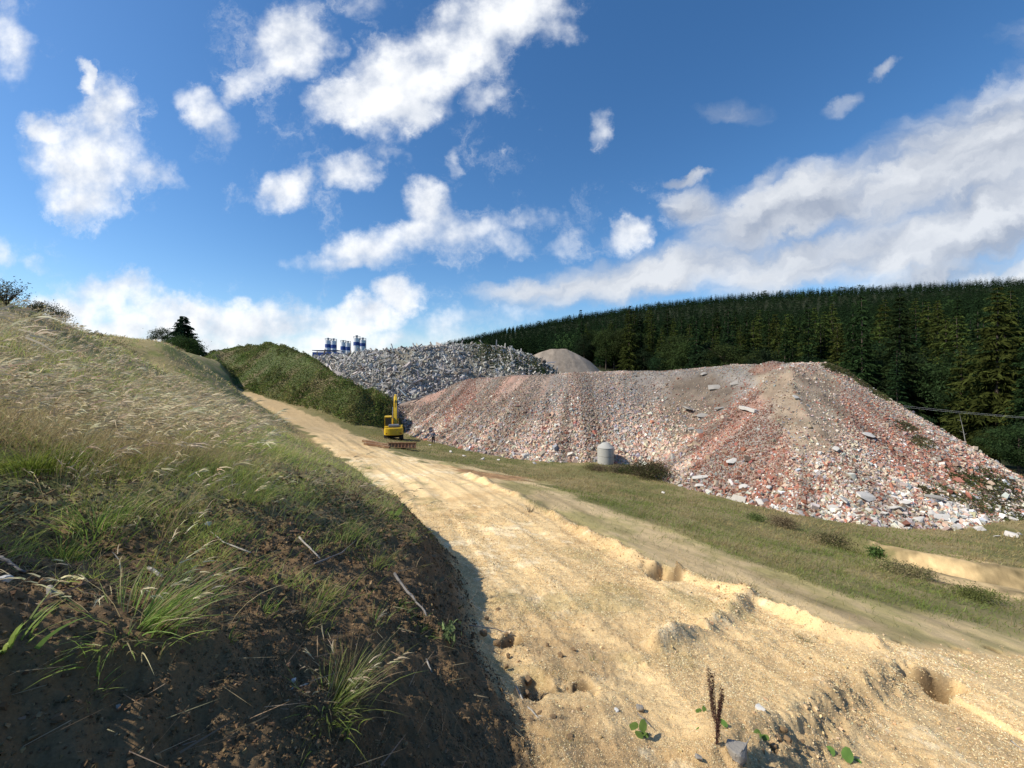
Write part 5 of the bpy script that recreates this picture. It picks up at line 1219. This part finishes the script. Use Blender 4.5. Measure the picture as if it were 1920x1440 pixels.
def excavator():
    p, Y = hitp(739, 824); Y = 57.0; x = (738.5 - CU) / FPX * Y; z = (CV - 823.5) / FPX * Y
    e = root('excavator', 'yellow crawler excavator seen from behind, boom raised, parked below the grey heap', 'excavator', (x, Y, z), math.radians(16.2))
    for sx in (-1, 1):
        prof = [(math.cos(a) * .42 + (1.6 if math.cos(a) > 0 else -1.6), math.sin(a) * .42 + .42) for a in np.linspace(0, 2 * math.pi, 25)[:-1]]
        m = MB().prism(prof, sx * 1.03 - .27, sx * 1.03 + .27, .02)
        for k in range(-9, 10):
            m.box((sx * 1.03, k * .18, .855), (.6, .10, .05), bev=.008); m.box((sx * 1.03, k * .18, .0), (.6, .10, .05), bev=.008)
        for a in np.linspace(-1.3, 1.3, 7):
            for sg in (-1, 1): m.box((sx * 1.03, sg * (1.6 + math.cos(a) * .44), .42 + math.sin(a) * .44), (.6, .05, .10), rot=(sg * a, 0, 0), bev=.008)
        t = m.build('track', blk, e)
        for k in range(6): MB().cyl((sx * 1.30, -1.4 + k * .56, .2), (sx * 1.345, -1.4 + k * .56, .2), .13, n=14).build('roller', blk, t)
    m = MB().box((0, 0, .55), (1.5, 1.9, .34), bev=.05); m.cyl((0, 0, .7), (0, 0, .98), .62, n=28); m.build('undercarriage', blk, e)
    MB().box((0, -.1, 1.06), (2.5, 3.9, .18), bev=.03).build('deck', blk, e)
    prof = [(-1.28, -1.75), (-1.29, -2.35), (-1.05, -2.72), (-.6, -2.86), (.6, -2.86), (1.05, -2.72), (1.29, -2.35), (1.28, -1.75)]
    MB().prism(prof, .98, 1.93, .07, 'z').build('counterweight', yel, e)
    m = MB().box((.78, -.55, 1.58), (.98, 2.3, .86), bev=.05); m.box((-.78, -1.1, 1.58), (.98, 1.25, .86), bev=.05); b = m.build('side_panel', yel, e)
    for k in range(5): MB().box((1.275, -1.2, 1.35 + k * .1), (.02, .7, .04), bev=0).build('vent', blk, b)
    MB().box((.02, -1.35, 2.14), (1.5, 1.25, .32), bev=.08, seg=3).build('engine_hood', gry, e)
    MB().box((-.98, -1.5, 2.0), (.35, .8, .12), bev=.03).build('filter_cover', yel, e); MB().box((.98, -1.5, 2.0), (.4, .9, .10), bev=.03).build('tool_box', yel, e)
    MB().cyl((.72, -1.15, 2.2), (.72, -1.15, 2.75), .06, n=12).build('exhaust_pipe', blk, e)
    # cab with pillars and glass
    m = MB()
    for cx in (-1.23, -.33):
        for cy in (-.42, 1.28): m.box((cx, cy, 2.2), (.10, .12, 2.0), bev=.02)
    m.box((-.78, .43, 3.25), (1.02, 1.86, .14), bev=.05); m.box((-.78, .43, 1.35), (.98, 1.80, .42), bev=.03); m.box((-.78, -.44, 2.0), (.8, .05, .05), bev=.01)
    cab = m.build('cab', yel, e)
    MB().box((-.78, -.40, 2.4), (.80, .03, 1.55), bev=0).build('window', glass, cab); MB().box((-.78, 1.27, 2.35), (.80, .03, 1.6), bev=0).build('window', glass, cab)
    MB().box((-1.24, .43, 2.35), (.03, 1.58, 1.6), bev=0).build('window', glass, cab); MB().box((-.33, .43, 2.35), (.03, 1.58, 1.6), bev=0).build('window', glass, cab)
    m = MB().box((-.78, .1, 1.95), (.5, .15, .75), bev=.05); m.box((-.78, .35, 1.7), (.5, .5, .15), bev=.04); m.build('seat', blk, cab)
    m = MB()
    for a, b_ in (((1.2, -1.6, 1.9), (1.2, -1.6, 2.55)), ((1.2, -.6, 1.9), (1.2, -.6, 2.55)), ((1.2, .4, 1.9), (1.2, .4, 2.55)), ((1.2, -1.6, 2.55), (1.2, .4, 2.55)), ((1.2, -1.6, 2.25), (1.2, .4, 2.25)), ((1.0, .7, 1.9), (1.0, .7, 2.9)), ((1.0, .7, 2.9), (1.22, .7, 2.9))): m.cyl(a, b_, .025, n=8)
    m.build('handrail', blk, e); MB().box((1.28, .7, 2.82), (.2, .05, .32), bev=.02).build('mirror', blk, e)
    # boom: a bent box beam; arm comes down on the far side
    prof = [(.75, 1.35), (1.15, 1.25), (2.0, 2.7), (3.05, 4.45), (3.75, 5.25), (5.1, 5.6), (5.1, 5.95), (3.6, 5.95), (2.7, 5.45), (1.75, 3.9), (.9, 2.2)]
    bo = MB().prism(prof, -.06, .42, .03).build('boom', yel, e)
    MB().box((.18, 2.1, 5.0), (.10, .08, 1.2), rot=(-.45, 0, 0), bev=.01).build('hose_bracket', blk, bo)
    for sx in (-.19, .55):
        MB().cyl((sx, 1.35, 1.25), (sx, 1.75, 2.8), .10, n=14).build('boom_cylinder', yel, e); MB().cyl((sx, 1.75, 2.8), (sx, 2.25, 4.5), .05, n=12).build('cylinder_rod', chrome, e)
    MB().cyl((.18, 2.35, 5.25), (.18, 4.0, 6.15), .09, n=14).build('arm_cylinder', yel, e)
    prof = [(4.75, 6.15), (5.25, 6.25), (5.55, 5.8), (5.75, 3.4), (5.5, 3.3), (4.95, 5.9)]
    MB().prism(prof, .02, .34, .025).build('dipper_arm', yel, e)
    prof = [(5.2, 3.3), (5.95, 3.45), (6.2, 2.9), (6.1, 2.3), (5.6, 2.0), (5.0, 2.1), (5.05, 2.35), (5.5, 2.35), (5.85, 2.6), (5.7, 2.95), (5.15, 2.95)]
    m = MB().prism(prof, -.38, .74, .02)
    for k in range(5): m.box((-.3 + k * .24, 4.93, 2.15), (.1, .28, .08), bev=.01)
    m.build('bucket', blk, e)
    for k in (-.95, .95): MB().box((k, -2.84, 1.25), (.22, .04, .12), bev=.01).build('tail_lamp', solid_mat('lamp_red', (.35, .03, .02), .3), e)
excavator()
p, Y = hitp(720, 823); a = Vector(px(716.5, 804.5, 56.0)); b = Vector(px(724.5, 822, 56.0)); b.z -= .1
m = MB(); m.box((0, 0, 0), (.17, .10, (b - a).length), bev=.015); m.box((-.03, 0, (b - a).length / 2), (.24, .16, .16), bev=.02)
o = m.build('wooden_post', solid_mat('pale_timber', (.55, .47, .36), .85, 0, .3, 6)); o.location = (a + b) / 2; o.rotation_euler = (a - b).to_track_quat('Z', 'Y').to_euler(); tag(o, 'leaning pale post with dark top left of the excavator track', 'post')

def channel(L, w=.30, h=.22):
    m = MB(); m.box((0, 0, h - .02), (L, w, .035), bev=.005); m.box((0, -w / 2 + .02, h / 2), (L, .035, h), bev=.005); m.box((0, w / 2 - .02, h / 2), (L, .035, h), bev=.005); return m
for u0, v0, u1, v1, lab in ((680, 829, 729, 837.5, 'upper of two long rusty steel channels lying before the excavator'), (683, 834, 731, 841.5, 'lower of two long rusty steel channels lying before the excavator')):
    p0, Y0 = hitp(u0, v0); p1, Y1 = hitp(u1, v1); L = (p1 - p0).length
    o = channel(L).build('steel_beam', rust); o.location = (p0 + p1) / 2 + Vector((0, 0, .04)); o.rotation_euler = (p1 - p0).to_track_quat('X', 'Z').to_euler(); tag(o, lab, 'steel beam')
p0, Y0 = hitp(734, 841); p1, _ = hitp(771, 841); m = MB(); L = (p1 - p0).length
m.box((0, 0, .60), (L, .12, .10), bev=.01); m.box((0, 0, .05), (L, .12, .10), bev=.01)
for k in range(9): m.box((-L / 2 + .1 + k * (L - .2) / 8, .03, .32), (.07, .10, .50), bev=.01)
m.box((0, .10, .32), (L - .1, .03, .48), bev=.005); m.box((0, -.45, .04), (L * .95, .8, .05), bev=.01)
o = m.build('steel_frame', rust); o.location = (p0 + p1) / 2; o.rotation_euler = (math.radians(-14), 0, 0); tag(o, 'low ribbed rusty steel frame on the ground before the excavator', 'steel frame')
p0, _ = hitp(745, 836); MBx = MB().box((0, 0, .1), (1.2, .25, .18), rot=(0, .1, .3)).box((.5, .3, .15), (.9, .2, .15), rot=(0, -.2, -.5)); o = MBx.build('scrap_iron', rust); o.location = p0 + Vector((-.7, 0, 0)); tag(o, 'short rusty scrap pieces between the channels and the ribbed frame', 'scrap')

def manhole():
    Y = float(hit(1135.5, 868.5)[1]); x = (1135.5 - CU) / FPX * Y; zb = (CV - 867) / FPX * Y; k = Y / FPX; R_ = 15.3 * k
    cm = solid_mat('cast_concrete', (.47, .455, .41), .85, 0, .22, 1.2, .25, 12, (.38, .37, .33)); e = root('manhole_shaft', 'pale concrete shaft with conical top at the toe of the rubble', 'concrete shaft', (x, Y, zb))
    def ring(prof, name):
        n = 40; V = []; F = []
        for r, z in prof:
            for i in range(n): a = 2 * math.pi * i / n; V.append((r * math.cos(a), r * math.sin(a), z))
        for j in range(len(prof) - 1):
            for i in range(n): F.append((j * n + i, j * n + (i + 1) % n, (j + 1) * n + (i + 1) % n, (j + 1) * n + i))
        me = bpy.data.meshes.new(name); me.from_pydata(V, [], F); me.materials.append(cm)
        for q in me.polygons: q.use_smooth = abs(q.normal.z) < .9
        o = link(name, me, parent=e); md = o.modifiers.new('edge', 'EDGE_SPLIT'); md.split_angle = math.radians(25)
    H = 27.5 * k; h1 = H * .45
    ring([(R_ * .80, -.3), (R_ * .985, -.3), (R_ * .985, h1 - .02), (R_ * .96, h1), (R_ * .8, h1)], 'lower_ring')
    ring([(R_ * .80, h1 + .012), (R_ * .97, h1 + .012), (R_, h1 + .04), (R_, H - .04), (R_ * .97, H), (R_ * .8, H)], 'upper_ring')
    ring([(R_ * .8, H + .01), (R_ * 1.02, H + .01), (R_ * 1.02, H + .06), (R_ * .95, H + .12), (R_ * .40, H + 9.2 * k), (R_ * .36, H + 9.6 * k), (R_ * .30, H + 9.4 * k), (0.001, H + 9.4 * k)], 'cone')
manhole()

# ---- silos and the blue hall far behind
wh = solid_mat('silo_white', (.78, .79, .79), .6, 0, .15, .6); bl = solid_mat('silo_blue', (.035, .075, .27), .5, 0, .12, .6); st = solid_mat('galvanised', (.30, .32, .34), .6, .3, .2, 3)
def silo(u0, u1, vt, vb0, vb1, lab, cap=6, Y=210):
    k = Y / FPX; r = (u1 - u0) / 2 * k; x = ((u0 + u1) / 2 - CU) * k; z0 = 5.0; zt = (CV - vt) * k; e = root('silo', lab, 'silo', (x, Y, z0), 0, 'silos of the mixing plant'); H = zt - z0
    m = MB().cyl((0, 0, 3), (0, 0, H), r, n=28); m.cyl((0, 0, .8), (0, 0, 3), r * .25, r, n=28); m.build('body', wh, e, False)
    a, b_ = (CV - vb1) * k - z0, (CV - vb0) * k - z0; MB().cyl((0, 0, a), (0, 0, b_), r + .04, n=28).build('band', bl, e)
    m = MB().cyl((0, 0, H), (0, 0, H + cap * k * .55), r * .28, n=12); m.cyl((0, 0, H + cap * k * .5), (0, 0, H + cap * k * .85), r * .42, r * .36, n=12); m.build('filter', st, e)
    m = MB()
    for i in range(12):
        q = 2 * math.pi * i / 12; m.cyl((math.cos(q) * r, math.sin(q) * r, H), (math.cos(q) * r, math.sin(q) * r, H + 1.1), .05, n=5)
        q2 = q + math.pi / 6; m.cyl((math.cos(q) * r, math.sin(q) * r, H + 1.1), (math.cos(q2) * r, math.sin(q2) * r, H + 1.1), .05, n=5)
    m.build('railing', st, e)
    m = MB()
    for sx in (-.25, .25): m.cyl((r + .2, sx, 1), (r + .2, sx, H + 1.2), .05, n=5)
    for i in range(int(H / .4)): m.cyl((r + .2, -.25, 1 + i * .4), (r + .2, .25, 1 + i * .4), .03, n=4)
    m.build('ladder', st, e)
    for sx in (-1, 1):
        for sy in (-1, 1): MB().box((sx * r * .7, sy * r * .7, 1.5), (.25, .25, 3.2), bev=0).build('leg', st, e)
silo(609.8, 620.6, 638.5, 645.5, 652, 'leftmost of the six blue banded silos, standing at the end of the blue hall'); silo(620.4, 630.6, 639.5, 646.5, 653, 'second silo from the left, paired with the leftmost one')
silo(638.8, 648.2, 642, 649.5, 656.5, 'left silo of the low middle pair behind the grey heap', 5); silo(648, 657, 643.5, 650.5, 657.2, 'right silo of the low middle pair behind the grey heap', 5)
silo(663, 674.8, 634.5, 641.5, 648, 'tallest silo, left one of the right hand pair', 7); silo(674.6, 685.6, 638, 643.5, 649.5, 'right one of the right hand pair of silos', 6)
Y = 203; k = Y / FPX; e = root('plant_hall', 'low dark blue hall below the silos on the horizon', 'hall', ((616 - CU) * k, Y, 5.0))
MB().box((0, 0, 2.6), (46 * k, 8, (CV - 659) * k - 5 + 0), bev=.05).build('wall', bl, e); MB().box((0, 0, (CV - 659) * k - 5 + .35), (46.6 * k, 8.4, .3), bev=.03).build('roof', solid_mat('hall_roof', (.05, .08, .2), .6), e)
Y = 150; k = Y / FPX; o = MB().box((0, 0, 0), (20 * k, 2.5, 1.6), bev=.03).build('site_container', solid_mat('white_sheet', (.75, .76, .76), .5)); o.location = ((736 - CU) * k, Y, (CV - 657.5) * k - .4); tag(o, 'long white container edge showing over the crest of the grey heap', 'container')

# ---- the person by the toe of the heap
def skin_fig(name, verts, edges, radii, mat, parent=None, rootv=0, sub=1):
    me = bpy.data.meshes.new(name); me.from_pydata(verts, edges, []); o = bpy.data.objects.new(name + '_tmp', me); COL.objects.link(o)
    md = o.modifiers.new('s', 'SKIN'); sk = me.skin_vertices[0].data
    for i, r in enumerate(radii): sk[i].radius = (r, r) if not isinstance(r, tuple) else r
    sk[rootv].use_root = True; ss = o.modifiers.new('u', 'SUBSURF'); ss.levels = ss.render_levels = sub
    dg = bpy.context.evaluated_depsgraph_get(); m2 = bpy.data.meshes.new_from_object(o.evaluated_get(dg)); m2.name = name
    bpy.data.objects.remove(o); m2.materials.clear(); m2.materials.append(mat)
    for p in m2.polygons: p.use_smooth = True
    return link(name, m2, parent=parent)
def person():
    Yp = 53.0; x = (812.5 - CU) / FPX * Yp; p = Vector((x, Yp, float(pile_z(np.array([x]), np.array([Yp]))[0]))); z_des = (CV - 832.5) / FPX * Yp; p.z = max(p.z, z_des)
    e = root('person', 'person in dark trousers and grey blue jacket standing by the rubble toe', 'person', p, math.radians(20))
    skinm = solid_mat('skin', (.50, .30, .22), .6, 0, .08, 8); V, E, R_ = [], [], []
    def add(co, r, par=None):
        V.append(co); R_.append(r)
        if par is not None: E.append((par, len(V) - 1))
        return len(V) - 1
    pel = add((0, 0, .97), (.15, .11)); ch = add((0, .01, 1.22), (.15, .11), pel); sh = add((0, .02, 1.42), (.13, .09), ch); nk = add((0, .0, 1.53), .058, sh); hd0 = add((0, -.01, 1.62), (.075, .085), nk); add((0, -.01, 1.76), (.07, .08), hd0)
    for s in (-1, 1):
        hp = add((s * .10, 0, .90), .095, pel); kn = add((s * .12, -.02, .50), .062, hp); an = add((s * .13, .03, .09), .042, kn); add((s * .14, -.14, .035), .035, an)
        so = add((s * .20, .02, 1.42), .06, sh); el = add((s * .27, .04, 1.13), .045, so); wr = add((s * .25, -.10, .92), .030, el); pm = add((s * .25, -.14, .85), .034, wr)
        for q, (dx, L) in enumerate(((-.027, .075), (-.009, .085), (.009, .08), (.027, .065))):
            f = add((s * .25 + dx, -.16, .80), .0095, pm); add((s * .25 + dx, -.155, .80 - L), .008, f)
        th = add((s * .22, -.16, .83), .010, pm); add((s * .205, -.175, .79), .008, th)
    body = skin_fig('person_body', V, E, R_, skinm, e); body.name = 'body'
    for s in (-1, 1): MB().cyl((s * .031, -.098, 1.70), (s * .031, -.090, 1.70), .012, n=10).build('eye', blk, e)
    MB().box((0, -.102, 1.665), (.028, .04, .045), bev=.01).build('nose', skinm, e); MB().box((0, -.093, 1.625), (.05, .015, .012), bev=.004).build('mouth', solid_mat('lips', (.35, .13, .11), .5), e)
    for s in (-1, 1): MB().box((s * .083, 0, 1.68), (.018, .035, .06), bev=.007).build('ear', skinm, e)
    m = MB(); bmesh.ops.create_uvsphere(m.bm, u_segments=16, v_segments=10, radius=.098)
    for v in m.bm.verts: v.co = Vector((v.co.x * .95, v.co.y * 1.08 + .018, max(v.co.z, -.03 + (v.co.y < -.02) * .06) + 1.745))
    m.build('hair', solid_mat('hair', (.04, .03, .022), .8), e, True)
    trm = solid_mat('dark_trousers', (.022, .024, .032), .9); jk = solid_mat('grey_blue_jacket', (.17, .20, .27), .85)
    skin_fig('trousers', [(0, 0, 1.0), (-.10, 0, .90), (-.12, -.02, .50), (-.13, .02, .10), (.10, 0, .90), (.12, -.02, .50), (.13, .02, .10)], [(0, 1), (1, 2), (2, 3), (0, 4), (4, 5), (5, 6)], [(.175, .135), .118, .085, .07, .118, .085, .07], trm, e)
    skin_fig('jacket', [(0, 0, .98), (0, .01, 1.22), (0, .02, 1.41), (0, .01, 1.50), (-.20, .02, 1.41), (-.27, .04, 1.13), (-.255, -.07, .96), (.20, .02, 1.41), (.27, .04, 1.13), (.255, -.07, .96)], [(0, 1), (1, 2), (2, 3), (2, 4), (4, 5), (5, 6), (2, 7), (7, 8), (8, 9)], [(.19, .15), (.185, .145), (.165, .12), .075, .085, .065, .05, .085, .065, .05], jk, e)
    for s in (-1, 1): MB().box((s * .14, -.06, .045), (.10, .28, .09), bev=.03).build('boot', blk, e)
person()
